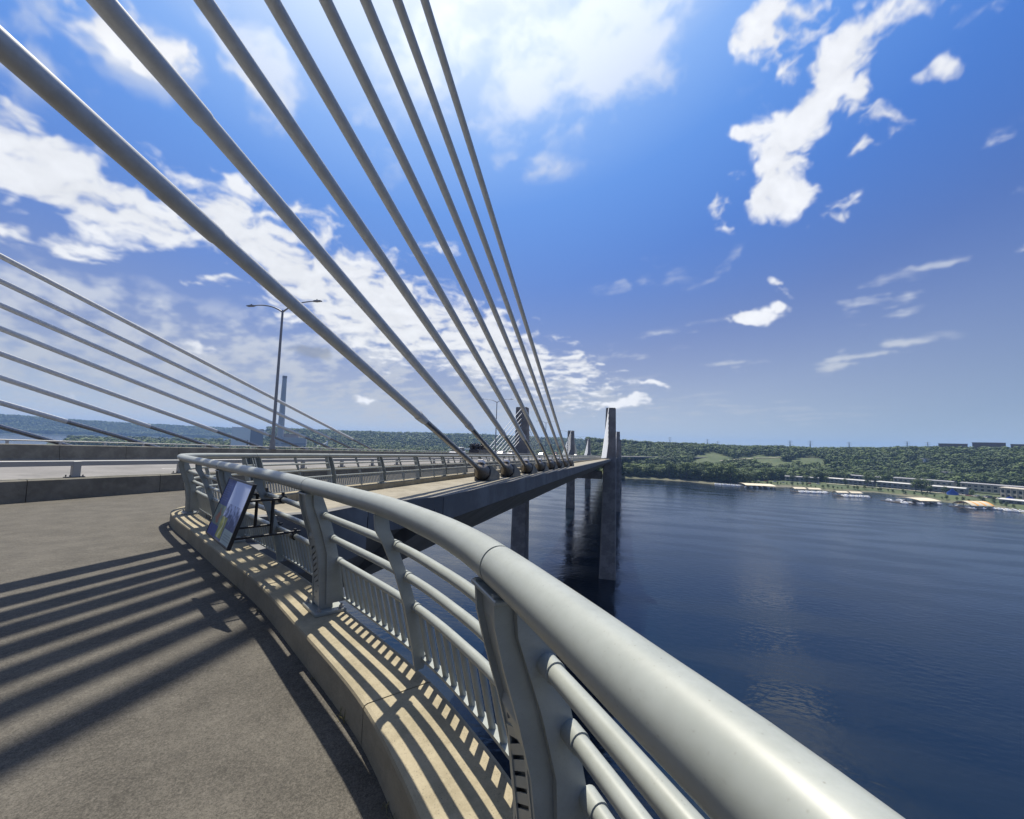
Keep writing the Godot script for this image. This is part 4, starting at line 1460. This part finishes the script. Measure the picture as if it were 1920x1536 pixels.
func make_marina() -> void:
	var cream := surface(Color(0.50, 0.44, 0.33), 0.7)
	var orange := surface(Color(0.60, 0.30, 0.08), 0.7)
	var white := surface(Color(0.78, 0.78, 0.78), 0.35)
	var wood := surface(Color(0.14, 0.12, 0.10), 0.85)
	var blue := surface(Color(0.02, 0.08, 0.42), 0.5)
	var tan_ := surface(Color(0.34, 0.31, 0.26), 0.85)
	var grey := surface(Color(0.20, 0.20, 0.21), 0.85)
	var brown := surface(Color(0.15, 0.11, 0.10), 0.85)
	var eave := surface(Color(0.42, 0.41, 0.39), 0.7)
	# rows of houses behind the marina
	row_house(Vector2(352, -876), Vector2(402, -830), 13, -58, 10, "grey two storey row house block behind the dock with two pale roofs", grey, eave, "")
	row_house(Vector2(405, -826), Vector2(474, -750), 13, -58, 10.5, "long grey row house block with bright eaves by the shore road", grey, eave, "")
	row_house(Vector2(392, -925), Vector2(440, -880), 13, -53, 10, "upper grey row house block partly hidden by trees", grey, grey, "")
	row_house(Vector2(452, -872), Vector2(500, -815), 13, -53, 11, "long brown upper row house block under the wooded slope", tan_, grey, "")
	row_house(Vector2(505, -808), Vector2(545, -752), 13, -53, 11, "brown upper row house block nearest the car park", tan_, grey, "")
	row_house(Vector2(286, -868), Vector2(335, -858), 14, -58, 10, "low grey gabled building at the left end of the marina shore", grey, grey, "")
	row_house(Vector2(512, -748), Vector2(528, -690), 18, -58, 15, "tan flat fronted building beside the car park", tan_, tan_, "")
	var tower := thing("stair_tower", "tan square tower on the flat fronted building by the car park", "building")
	wall_box(tower, "wall", Vector2(521, -722), Vector2(524, -712), 8, -58, -39, tan_)
	wall_box(tower, "roof", Vector2(520.8, -723), Vector2(524.2, -711), 9, -39, -38.4, grey)
	for q in [[Vector2(790, -1330), Vector2(830, -1300), 6.0, "first brown flat roofed block on the hilltop skyline"], [Vector2(838, -1296), Vector2(878, -1262), 10.0, "tallest brown flat roofed block on the hilltop skyline"], [Vector2(886, -1258), Vector2(920, -1230), 7.0, "last brown flat roofed block on the hilltop skyline"]]:
		var h := thing("hilltop_block", q[3], "building", "blocks on the skyline")
		wall_box(h, "wall", q[0], q[1], 20, -5, 24 + q[2], brown)
		wall_box(h, "roof", q[0] - Vector2(1, 0), q[1] + Vector2(1, 0), 22, 24 + q[2], 25 + q[2], grey)
	for q in [[Vector2(566, -930), 9.0, -36.0, tan_, "small tan house in a clearing on the slope"], [Vector2(620, -1080), 10.0, -14.0, white, "small white house high among the trees"], [Vector2(690, -930), 16.0, -34.0, white, "long white roofed house among the trees"]]:
		var h := thing("hill_house", q[4], "house")
		wall_box(h, "wall", q[0] - Vector2(q[1] / 2, 0), q[0] + Vector2(q[1] / 2, 0), 8, q[2] - 8, q[2] + 5, q[3])
		wall_box(h, "roof", q[0] - Vector2(q[1] / 2 + 1, -1), q[0] + Vector2(q[1] / 2 + 1, 1), 10, q[2] + 5, q[2] + 6.5, grey)
	# covered docks and boats
	var boat := make_boat(white)
	var docks := [[Vector2(203, -741), 44.0, 34.0, 0.12, 1, 11, "one long flat cream roof", 0], [Vector2(262, -704), 40.0, 26.0, 0.2, 2, 15, "two short cream roofs", 3], [Vector2(302, -676), 36.0, 24.0, 0.25, 2, 15, "twin cream roofs nearest the row houses", 3], [Vector2(345, -634), 50.0, 30.0, 0.35, 3, 14, "a broad cream roof beside open slips", 2], [Vector2(392, -610), 34.0, 24.0, 0.4, 4, 5, "an arched orange striped roof", 1]]
	for d in docks:
		var c := Vector3(d[0].x, WATER, d[0].y)
		var b := Basis(Vector3.UP, d[3])
		var t := thing("covered_dock", "floating dock with %s" % d[6], "dock", "docks of the marina")
		var deck := Shape.new()
		deck.box(Transform3D(b, c + Vector3(0, 0.3, 0)), Vector3(d[1], 0.9, 2.4))
		for k in 5:
			deck.box(Transform3D(b, c + b * Vector3(d[1] * (k / 4.0 - 0.5) * 0.94, 0.3, 0)), Vector3(1.2, 0.88, d[2]))
		part("pontoon", deck, wood, t)
		var roofs := []
		if d[4] == 1:
			roofs = [[0.0, 0.0, d[1], d[2]]]
		elif d[4] == 2:
			roofs = [[-d[1] * 0.26, -d[2] * 0.3, d[1] * 0.44, d[2] * 0.42], [d[1] * 0.26, -d[2] * 0.3, d[1] * 0.44, d[2] * 0.42]]
		elif d[4] == 3:
			roofs = [[d[1] * 0.22, 0.0, d[1] * 0.56, d[2]]]
		else:
			roofs = [[0.0, 0.0, d[1] * 0.9, d[2] * 0.8]]
		for q in roofs:
			var m := 9
			for k in (m if d[4] == 4 else 1):
				var r := Shape.new()
				var a := []
				var e := []
				var x0: float = q[0] - q[2] / 2 + q[2] * k / m if d[4] == 4 else q[0] - q[2] / 2
				var x1: float = q[0] - q[2] / 2 + q[2] * (k + 1) / m if d[4] == 4 else q[0] + q[2] / 2
				for j in 9:
					var u := j / 8.0 * 2.0 - 1.0
					var y := 4.2 + (1.0 - u * u) * (4.0 if d[4] == 4 else 1.7)
					a.append(c + b * Vector3(x0, y, q[1] + u * q[3] / 2))
					e.append(c + b * Vector3(x1, y, q[1] + u * q[3] / 2))
				for j in range(8, -1, -1):
					var u := j / 8.0 * 2.0 - 1.0
					var y := 3.8 + (1.0 - u * u) * (4.0 if d[4] == 4 else 1.7)
					a.append(c + b * Vector3(x0, y, q[1] + u * q[3] / 2))
					e.append(c + b * Vector3(x1, y, q[1] + u * q[3] / 2))
				r.loft([a, e])
				part("roof" if d[4] < 4 else "roof_strip", r, orange if d[4] == 4 and k % 3 == 2 else cream, t)
			for sx in [-0.47, 0.0, 0.47]:
				for sz in [-0.47, 0.47]:
					var p := Shape.new()
					p.box(Transform3D(b, c + b * Vector3(q[0] + q[2] * sx, 2.4, q[1] + q[3] * sz)), Vector3(0.35, 3.4, 0.35))
					part("post", p, wood, t)
		for k in d[5]:
			var o := boat.duplicate()
			o.name = numbered("moored_boat")
			add_child(o)
			var u: float = (k + 0.5) / d[5] - 0.5
			var sg := 1.0 if k % 2 == 0 or d[4] == 2 else -1.0
			o.transform = Transform3D(b.rotated(Vector3.UP, 0.0 if sg > 0 else PI).scaled(Vector3.ONE * rng.randf_range(0.75, 1.15)), c + b * Vector3(d[1] * u, 0.0, sg * (d[2] * 0.30 if d[4] == 1 or d[4] == 4 else d[2] * (0.24 if k % 3 else 0.46))))
			tag(o, "white cabin boat at the dock with %s" % d[6], "boat", "boats at the dock with %s" % d[6])
	for k in 26:
		var o := boat.duplicate()
		o.name = numbered("moored_boat")
		add_child(o)
		o.transform = Transform3D(Basis(Vector3.UP, rng.randf_range(-0.6, 0.6)), Vector3(146 + k * 3.3, WATER, -752 + k * 0.8) if k < 12 else Vector3(412 + (k - 12) % 7 * 5.5, WATER, -606 + (k - 12) * 1.6))
		tag(o, "white cabin boat tied up along the %s end of the marina shore" % ("wooded" if k < 12 else "car park"), "boat", "boats along the %s end of the shore" % ("wooded" if k < 12 else "car park"))
	boat.free()
	# parked cars, tents and a shed by the water
	var paints := [mats.car_white, mats.car_grey, mats.car_dark, mats.car_white, mats.car_red]
	var models := []
	for p in paints:
		models.append(make_car(p, models.size() % 2 == 0))
	for k in 26:
		var o: Node3D = models[k % 5].duplicate()
		o.name = numbered("parked_car")
		add_child(o)
		var base: Vector2 = Vector2(468, -742).lerp(Vector2(492, -690), fmod(k * 0.137, 1.0)) + Vector2((k % 3) * 9.0 - 9.0, 0)
		if k >= 18:
			base = Vector2(228, -822).lerp(Vector2(330, -815), (k - 18) / 8.0)
		o.transform = Transform3D(Basis(Vector3.UP, 0.9 + (k % 3) * 0.3).scaled(Vector3.ONE * 1.15), Vector3(base.x, land(base.x, base.y) + 0.2, base.y))
		var paint: String = ["white tall", "grey low", "dark tall", "white low", "red tall"][k % 5]
		tag(o, "%s car parked %s" % [paint, "in the car park by the blue tents" if k < 18 else "on the shore behind the first dock"], "car", "%s cars parked %s" % [paint, "by the blue tents" if k < 18 else "behind the first dock"])
	for m in models:
		m.free()
	for q in [[Vector2(452, -738), 6.0, 9.0, "tall blue pointed tent by the car park"], [Vector2(478, -684), 7.0, 6.0, "first low blue canopy at the end of the car park"], [Vector2(486, -668), 8.0, 5.0, "second low blue canopy at the end of the car park"]]:
		var s := Shape.new()
		var y := land(q[0].x, q[0].y)
		s.tube([Vector3(q[0].x, y, q[0].y), Vector3(q[0].x, y + q[2] * 0.35, q[0].y), Vector3(q[0].x, y + q[2] * 0.55, q[0].y), Vector3(q[0].x, y + q[2], q[0].y)], [q[1], q[1], q[1] * 0.6, 0.1], 12)
		single("tent", s, blue, q[3], "tent", "blue tents")
	row_house(Vector2(446, -654), Vector2(470, -622), 14, -59, 7, "grey gabled boat shed beside the open slips", grey, eave, "")
	# approach road on the far bank
	var r := Shape.new()
	var path := [Vector3(-27.9, -24.0, -900), Vector3(-22, -25.5, -980), Vector3(10, -26.5, -1060), Vector3(80, -27.0, -1140), Vector3(190, -26.0, -1230), Vector3(330, -23.0, -1330), Vector3(480, -18.0, -1450)]
	var rings := []
	for k in path.size():
		var d: Vector3 = (path[mini(k + 1, 6)] - path[maxi(k - 1, 0)]).normalized()
		var n := Vector3(-d.z, 0, d.x).normalized() * 16.0
		rings.append([path[k] - n, path[k] + n, path[k] + n - Vector3(0, 2.5, 0), path[k] - n - Vector3(0, 2.5, 0)])
	r.loft(rings)
	setting("approach_road", r, mats.road)
	for k in range(1, 6):
		for off in [-9.0, 9.0]:
			var d: Vector3 = (path[k + 1] - path[k - 1]).normalized()
			var p: Vector3 = path[k] + Vector3(-d.z, 0, d.x).normalized() * off
			var s := Shape.new()
			s.box(Transform3D(Basis(), Vector3(p.x, (p.y - 2.0 + land(p.x, p.z)) / 2 - 1, p.z)), Vector3(3, p.y - land(p.x, p.z), 3), 0.2)
			single("road_pier", s, mats.tower, "square concrete pier under the approach road on the far bank", "pier", "piers of the approach road")
	for q in [[[Vector2(240, -1180), Vector2(330, -1230), Vector2(430, -1260), Vector2(540, -1230)], 9.0], [[Vector2(260, -1080), Vector2(350, -1110), Vector2(450, -1120), Vector2(560, -1060)], 7.0], [[Vector2(340, -842), Vector2(400, -800), Vector2(460, -742), Vector2(486, -690)], 8.0]]:
		var s := Shape.new()
		var line: Array = q[0]
		for k in line.size() - 1:
			for j in 6:
				var a: Vector2 = line[k].lerp(line[k + 1], j / 6.0)
				var b: Vector2 = line[k].lerp(line[k + 1], (j + 1) / 6.0)
				var n: Vector2 = Vector2(-(b - a).y, (b - a).x).normalized() * (q[1] / 2)
				s.quad(Vector3(a.x + n.x, land(a.x, a.y) + 0.9, a.y + n.y), Vector3(b.x + n.x, land(b.x, b.y) + 0.9, b.y + n.y), Vector3(b.x - n.x, land(b.x, b.y) + 0.9, b.y - n.y), Vector3(a.x - n.x, land(a.x, a.y) + 0.9, a.y - n.y))
		setting("country_road", s, surface(Color(0.33, 0.30, 0.24), 0.9))

func make_pylons() -> void:
	var s := Shape.new()
	for q in [[-3.2, -3.2], [3.2, -3.2], [-3.2, 3.2], [3.2, 3.2]]:
		s.tube([Vector3(q[0], 0, q[1]), Vector3(q[0] * 0.25, 26, q[1] * 0.25), Vector3(q[0] * 0.1, 38, q[1] * 0.1)], 0.28, 4, false)
	for k in 6:
		var a := 1.0 - 0.75 * k / 6.0
		var b := 1.0 - 0.75 * (k + 1) / 6.0
		for z in [-3.2, 3.2]:
			s.tube([Vector3(-3.2 * a, k * 4.3, z * a), Vector3(3.2 * b, (k + 1) * 4.3, z * b)], 0.2, 4, false)
			s.tube([Vector3(3.2 * a, k * 4.3, z * a), Vector3(-3.2 * b, (k + 1) * 4.3, z * b)], 0.2, 4, false)
	var arms := Shape.new()
	for y in [26.0, 31.0, 36.0]:
		arms.tube([Vector3(-7, y, 0), Vector3(0, y + 1.2, 0), Vector3(7, y, 0)], 0.3, 4, false)
	var m := surface(Color(0.16, 0.17, 0.18), 0.6, 0.3)
	var first: Node3D = null
	for q in [Vector2(190, -1900), Vector2(330, -1850), Vector2(395, -1980), Vector2(560, -1650), Vector2(640, -1700), Vector2(780, -1750), Vector2(870, -1600), Vector2(1010, -1750), Vector2(-3900, -1900), Vector2(-3300, -2000)]:
		var t: Node3D
		if first == null:
			t = thing("power_pylon", "", "pylon", "lattice pylons along the skyline")
			part("lattice", s, m, t)
			part("crossarms", arms, m, t)
			first = t
		else:
			t = first.duplicate()
			t.name = numbered("power_pylon")
			add_child(t)
		t.set_meta("label", "thin grey lattice power pylon standing on the wooded skyline")
		t.position = Vector3(q.x, land(q.x, q.y) - 0.5, q.y)
		t.scale = Vector3.ONE * 1.15

func make_weeds() -> void:
	# dry grass in the joint between floor and kerb
	var blade := surface(Color(0.16, 0.14, 0.06), 0.9)
	var r := RandomNumberGenerator.new()
	r.seed = 21
	for q in [[3.05, 0.05, 9], [3.5, 0.06, 12], [3.62, 0.035, 7], [4.35, 0.07, 16], [4.9, 0.04, 8], [6.4, 0.05, 9], [7.3, 0.04, 8]]:
		var s := Shape.new()
		for k in q[2]:
			var p := rail_at(q[0] + r.randfn() * 0.03, -0.008 - absf(r.randfn()) * 0.012, -0.21)
			var lean: Vector3 = Vector3(r.randfn() * 0.5, 1.0, r.randfn() * 0.5) * q[1] * r.randf_range(0.6, 1.4)
			var side := Vector3(r.randfn(), 0, r.randfn()).normalized() * 0.0018
			var mid: Vector3 = p + lean * 0.55
			var tip: Vector3 = p + lean + Vector3(lean.x, -lean.y * 0.15, lean.z) * 0.7
			s.quad(p - side, p + side, mid + side * 0.8, mid - side * 0.8)
			s.tri(mid - side * 0.8, mid + side * 0.8, tip)
		single("weed_tuft", s, blade, "small dry grass tuft in the joint at the foot of the overlook kerb", "weed", "weeds along the kerb")

# ---------- river, land and trees ----------

const SHORE := [[-95.0, 5200.0], [-65.5, 5200.0], [-63.6, 1900.0], [-62.0, 1750.0], [-55.0, 1500.0], [-50.0, 1250.0], [-45.0, 1150.0], [-35.0, 1150.0], [-25.0, 1100.0], [-15.0, 1020.0], [-8.0, 950.0], [-2.8, 887.0], [-0.4, 795.0], [4.0, 802.0], [7.9, 796.0], [10.9, 775.0], [13.8, 768.0], [18.6, 830.0], [22.4, 807.0], [25.9, 855.0], [28.3, 830.0], [31.9, 769.0], [33.9, 773.0], [35.6, 725.0], [45.0, 620.0], [60.0, 560.0], [95.0, 520.0]]
const RIDGE := [[-95.0, 100.0], [-67.0, 82.0], [-60.0, 52.0], [-50.0, 36.0], [-46.0, 24.0], [-40.0, 16.0], [-30.0, 20.0], [-22.0, 26.0], [-15.0, 22.0], [-6.0, 12.0], [-1.0, 2.0], [8.0, -2.0], [15.0, -6.0], [22.0, -4.0], [28.0, 3.0], [36.0, 8.0], [60.0, 10.0], [95.0, 10.0]]

func along(table: Array, a: float) -> float:
	for k in table.size() - 1:
		if a <= table[k + 1][0]:
			return lerpf(table[k][1], table[k + 1][1], clampf((a - table[k][0]) / (table[k + 1][0] - table[k][0]), 0, 1))
	return table[table.size() - 1][1]

var hills: FastNoiseLite

func land(x: float, z: float) -> float:
	var r := sqrt(x * x + z * z)
	var a := rad_to_deg(atan2(x, -z))
	var shore := along(SHORE, a)
	var inland := r - shore
	if inland < 0.0:
		return maxf(-72.0, -59.3 + inland * 0.12)
	var ridge := along(RIDGE, a)
	var h := -59.3 + 2.2 * smoothstep(0.0, 10.0, inland) + 1.5 * smoothstep(10, 60, inland)
	if a > -5.0:
		var t := clampf((r - shore - 150.0) / (1500.0 - shore - 150.0), 0, 1)
		h = lerpf(h, ridge, t * t * (3 - 2 * t))
		h -= smoothstep(1500.0, 2600.0, r) * 14.0
	else:
		var top := 3200.0 if a > -46.0 else 5900.0
		var t := smoothstep(top * 0.56 if a > -46.0 else 5150.0, top, r)
		if a < -46.0:
			# a low wooded spit, open water behind it, then the far bluff
			var sunk := smoothstep(2350.0, 2450.0, r) * (1.0 - smoothstep(5150.0, 5250.0, r)) * smoothstep(-46.0, -48.0, a)
			h = lerpf(h, -66.0, sunk)
		h = lerpf(h, ridge, t)
	var rough := smoothstep(80.0, 600.0, inland)
	return h + hills.get_noise_2d(x, z) * 7.0 * rough

func open_ground(x: float, z: float) -> bool:
	# fields, roads, yards and lawns where no wood grows
	var r := sqrt(x * x + z * z)
	var a := rad_to_deg(atan2(x, -z))
	var inland := r - along(SHORE, a)
	if a > 14.0 and inland < 60.0 + 9.5 * (a - 14.0):
		return true
	if a > 8.5 and a < 22.0 and r > 1140.0 + 30.0 * sin(a) and r < 1300.0 + 50.0 * sin(a * 1.3):
		return true
	if a > -4.0 and a < 8.0 and r > 1380.0 and r < 1470.0:
		return true
	if a > -4.0 and a < 18.0 and r > 900.0 + 18.0 * a and r < 990.0 + 20.0 * a:
		return true
	if a > -50.0 and a < -43.5 and r > 1380.0 and r < 1600.0:
		return true
	if a > -30.0 and a < -16.0 and r > 1500.0 and r < 1640.0:
		return true
	return false

func make_river_and_land() -> void:
	hills = FastNoiseLite.new()
	hills.seed = 6
	hills.frequency = 0.0035
	hills.fractal_octaves = 4
	var w := Shape.new()
	w.quad(Vector3(-9000, WATER, 1500), Vector3(9000, WATER, 1500), Vector3(9000, WATER, -9000), Vector3(-9000, WATER, -9000))
	setting("river", w, mats.water)
	var tone := FastNoiseLite.new()
	tone.seed = 31
	tone.frequency = 0.02
	tone.fractal_octaves = 4
	var near_steps := [0.93, 0.985, 0.998, 1.0, 1.006, 1.014, 1.025, 1.04, 1.06, 1.085, 1.11, 1.14, 1.17, 1.2, 1.24, 1.28, 1.32, 1.37, 1.42, 1.48, 1.54, 1.6, 1.68, 1.76, 1.85, 1.95, 2.05, 2.2, 2.4, 2.6, 2.85, 3.1, 3.4, 3.8, 4.3, 5.0, 5.8, 7.0, 9.0]
	var far_steps := []
	for k in 60:
		far_steps.append(1100.0 * pow(8.0, k / 59.0))
	var ground := surface(Color(1, 1, 1), 0.95)
	ground.vertex_color_use_as_albedo = true
	for piece in [[-47.2, 62.0, 290, near_steps, 0.0], [-88.0, -47.0, 150, far_steps, 1.0]]:
		var s := Shape.new()
		s.tinted = true
		var cols: int = piece[2]
		var steps: Array = piece[3]
		for c in cols + 1:
			var a := lerpf(piece[0], piece[1], float(c) / cols)
			var shore := along(SHORE, a)
			for f in steps:
				var r: float = minf(shore * f, 9000.0) if piece[4] < 0.5 else f
				var x := r * sin(deg_to_rad(a))
				var z := -r * cos(deg_to_rad(a))
				var t := clampf(0.5 + tone.get_noise_2d(x, z), 0, 1)
				var inland := r - shore
				if inland < 5.0 and piece[4] < 0.5:
					s.tint = Color(0.12, 0.11, 0.075).lerp(Color(0.07, 0.075, 0.04), t)
				elif open_ground(x, z):
					s.tint = Color(0.034, 0.054, 0.016).lerp(Color(0.066, 0.080, 0.030), t)
				else:
					s.tint = Color(0.024, 0.040, 0.013).lerp(Color(0.042, 0.060, 0.020), t)
				s.put(Vector3(x, land(x, z) - piece[4] * 0.5, z), Vector3.UP)
		var m := steps.size()
		for c in cols:
			for k in m - 1:
				var p := c * m + k
				s.i.append_array([p, p + m, p + 1, p + m, p + m + 1, p + 1])
		var st := SurfaceTool.new()
		st.create_from(s.mesh(), 0)
		st.generate_normals()
		setting("terrain", st.commit(), ground)

func crown_mesh(sd: int, leaves: int, leaf: float, lobes: int) -> Mesh:
	# a crown of unit height standing on y = 0.16: many small leaf faces on the skins of uneven lobes
	var r := RandomNumberGenerator.new()
	r.seed = sd
	var s := Shape.new()
	s.tinted = true
	var balls := []
	for k in lobes:
		var a := r.randf() * TAU
		var y := r.randf_range(0.30, 0.86)
		var out := r.randf_range(0.05, 0.24) * (1.0 - absf(y - 0.5))
		balls.append([Vector3(cos(a) * out, y, sin(a) * out), r.randf_range(0.10, 0.19)])
	for k in leaves:
		var b: Array = balls[r.randi() % lobes]
		var d := Vector3(r.randfn(), r.randfn(), r.randfn()).normalized()
		if d.y < -0.55:
			d.y = -d.y
		var p: Vector3 = b[0] + d * b[1] * r.randf_range(0.72, 1.12)
		var n := (d + Vector3(r.randfn(), r.randfn(), r.randfn()) * 0.55).normalized()
		var u := n.cross(Vector3(r.randfn(), r.randfn(), r.randfn())).normalized() * leaf * r.randf_range(0.6, 1.3)
		var w := n.cross(u).normalized() * leaf * r.randf_range(0.5, 1.0)
		var g := r.randf()
		s.tint = Color(0.032, 0.060, 0.016).lerp(Color(0.072, 0.110, 0.028), g)
		var first := s.v.size()
		var round_ := (d * 0.8 + n * 0.45 + (p - Vector3(0, 0.5, 0)) * 0.8).normalized()
		if (u + w).cross(u * 2.0).dot(round_) < 0:
			w = -w
		s.tri(p - u, p + w, p + u)
		s.tri(p + u * 0.9, p - w, p - u * 0.7)
		for j in range(first, s.v.size()):
			s.n[j] = round_
	return s.mesh()

func trunk_mesh(sd: int) -> Mesh:
	var r := RandomNumberGenerator.new()
	r.seed = sd
	var s := Shape.new()
	s.tube([Vector3(0, -0.05, 0), Vector3(0, 0.05, 0), Vector3(0.01, 0.3, 0.0), Vector3(0.0, 0.6, 0.01)], [0.030, 0.022, 0.016, 0.006], 7, false)
	for k in 5:
		var a := k * 1.26 + r.randf()
		var y := r.randf_range(0.2, 0.42)
		s.tube([Vector3(0, y, 0), Vector3(cos(a) * 0.1, y + 0.14, sin(a) * 0.1), Vector3(cos(a) * 0.18, y + 0.3, sin(a) * 0.18)], [0.011, 0.007, 0.003], 5, false)
	return s.mesh()

func make_trees() -> void:
	var leaf := surface(Color(1, 1, 1), 0.75)
	leaf.albedo_color = Color(0.88, 0.90, 0.86)
	leaf.vertex_color_use_as_albedo = true
	leaf.backlight_enabled = true
	leaf.backlight = Color(0.35, 0.4, 0.1)
	var pale := surface(Color(1.0, 1.0, 1.0), 0.75)
	pale.albedo_color = Color(1.0, 1.0, 0.8)
	pale.vertex_color_use_as_albedo = true
	pale.backlight_enabled = true
	pale.backlight = Color(0.35, 0.4, 0.1)
	var deep := surface(Color(1.0, 1.0, 1.0), 0.75)
	deep.albedo_color = Color(0.78, 0.80, 0.72)
	deep.vertex_color_use_as_albedo = true
	deep.backlight_enabled = true
	deep.backlight = Color(0.3, 0.35, 0.1)
	var bark := surface(Color(0.07, 0.055, 0.04), 0.9)
	var crowns := []
	for k in 5:
		crowns.append(crown_mesh(50 + k, 900, 0.030, 12 + k * 2))
	var trunk := trunk_mesh(9)
	var models := []
	for k in 5:
		var t := Node3D.new()
		part("trunk", trunk, bark, t)
		part("crown", crowns[k], leaf if k < 3 else pale, t)
		models.append(t)
	var r := RandomNumberGenerator.new()
	r.seed = 77
	# the trees one can pick out: along the far shore, on the marina lawns, at the edges of the fields
	var spots := []
	for k in 78:
		var a := lerpf(-3.0, 15.5, (k + r.randf() * 0.7) / 78.0)
		var d := along(SHORE, a) + (9.0 if k % 3 == 0 else 22.0) + r.randf() * (12.0 if k % 3 == 0 else 40.0)
		spots.append([a, d, r.randf_range(22.0, 33.0) if a > 5.5 and a < 13.0 else r.randf_range(16.0, 25.0), "tall leafy tree on the wooded far shore beside the bridge", "trees on the far shore"])
	for q in [[16.4, 850.0, 13.0], [18.9, 905.0, 15.0], [20.2, 890.0, 16.0], [21.0, 915.0, 18.0], [25.4, 905.0, 24.0], [25.9, 930.0, 22.0], [26.6, 940.0, 20.0], [29.0, 868.0, 19.0], [29.4, 872.0, 24.0], [29.8, 860.0, 21.0], [30.0, 850.0, 14.0], [31.0, 875.0, 11.0], [32.7, 850.0, 11.0], [33.2, 812.0, 7.0], [34.0, 800.0, 8.0], [22.0, 925.0, 14.0], [23.6, 900.0, 12.0]]:
		spots.append([q[0], q[1], q[2], "lone tree on the lawns between the row houses and docks", "trees on the marina lawns"])
	for k in 46:
		var a := lerpf(14.5, 35.5, (k + r.randf() * 0.8) / 46.0)
		spots.append([a, along(SHORE, a) + 5.0 + r.randf() * 10.0, r.randf_range(3.5, 7.5), "low bushy tree on the bank right behind the docks", "bushes on the marina bank"])
	for k in 120:
		var a := lerpf(14.0, 37.5, (k + r.randf()) / 120.0)
		var d := along(SHORE, a) + 66.0 + 9.6 * (a - 14.0) + r.randf() * 60.0
		spots.append([a, d, r.randf_range(15.0, 24.0), "round leafy tree on the slope just above the row houses", "trees above the row houses"])
	for q in spots:
		var x: float = q[1] * sin(deg_to_rad(q[0]))
		var z: float = -q[1] * cos(deg_to_rad(q[0]))
		if absf(x + 28.0) < 24.0 and z > -910.0:
			continue
		var model := 3 + r.randi() % 2 if q[0] < 6.0 and r.randf() < 0.7 else r.randi() % 5
		var t: Node3D = models[model].duplicate()
		t.name = numbered("leafy_tree")
		add_child(t)
		var h: float = q[2]
		t.transform = Transform3D(Basis(Vector3.UP, r.randf() * TAU).scaled(Vector3(h * r.randf_range(0.95, 1.35), h, h * r.randf_range(0.95, 1.35))), Vector3(x, land(x, z) - 0.3, z))
		tag(t, "%s %s" % ["dark green" if model < 3 else "yellow green", q[3]], "tree", "%s %s" % ["dark" if model < 3 else "yellow green", q[4]])
	for m in models:
		m.free()
	# the woods behind, which read as one mass
	var far_crowns := []
	for k in 3:
		far_crowns.append(crown_mesh(90 + k, 170, 0.065, 9))
	var zones := [["wooded_hillside", -5.0, 39.0, 1.0, 1720.0, 8000, 11.0, 21.0], ["wooded_lowland", -62.5, -5.0, 1.0, 3350.0, 9000, 16.0, 28.0], ["wooded_bluff", -74.0, -44.0, 5220.0, 6000.0, 7000, 18.0, 28.0]]
	for zn in zones:
		var lists := [[], [], []]
		var tries := 0
		var want: int = zn[5]
		var put := 0
		while put < want and tries < want * 4:
			tries += 1
			var a := r.randf_range(zn[1], zn[2])
			var shore := along(SHORE, a)
			var near: float = shore + 16.0 if zn[3] < 2.0 else zn[3]
			var d := sqrt(lerpf(near * near, zn[4] * zn[4], pow(r.randf(), 1.35)))
			var x := d * sin(deg_to_rad(a))
			var z := -d * cos(deg_to_rad(a))
			if zn[3] < 2.0 and open_ground(x, z):
				continue
			if absf(x + 28.0) < 26.0 and z > -1000.0:
				continue
			var y := land(x, z)
			if y < -58.6:
				continue
			put += 1
			var h := r.randf_range(zn[6], zn[7]) * (1.25 if d > 2200.0 else 1.0)
			lists[r.randi() % 3].append(Transform3D(Basis(Vector3.UP, r.randf() * TAU).scaled(Vector3(h * 1.6, h, h * 1.6)), Vector3(x, y - h * 0.14, z)))
		for k in 3:
			var mm := MultiMesh.new()
			mm.transform_format = MultiMesh.TRANSFORM_3D
			mm.mesh = far_crowns[k]
			mm.instance_count = lists[k].size()
			for j in lists[k].size():
				mm.set_instance_transform(j, lists[k][j])
			var mi := MultiMeshInstance3D.new()
			mi.name = numbered(zn[0])
			mi.multimesh = mm
			mi.material_override = [leaf, deep, pale][k]
			add_child(mi)
			tag(mi, {"wooded_hillside": "green wood covering the hillside right of the bridge", "wooded_lowland": "dark green wood on the low land behind the road", "wooded_bluff": "green wood on the distant bluff across the wide water"}[zn[0]], "wood", "", "stuff")
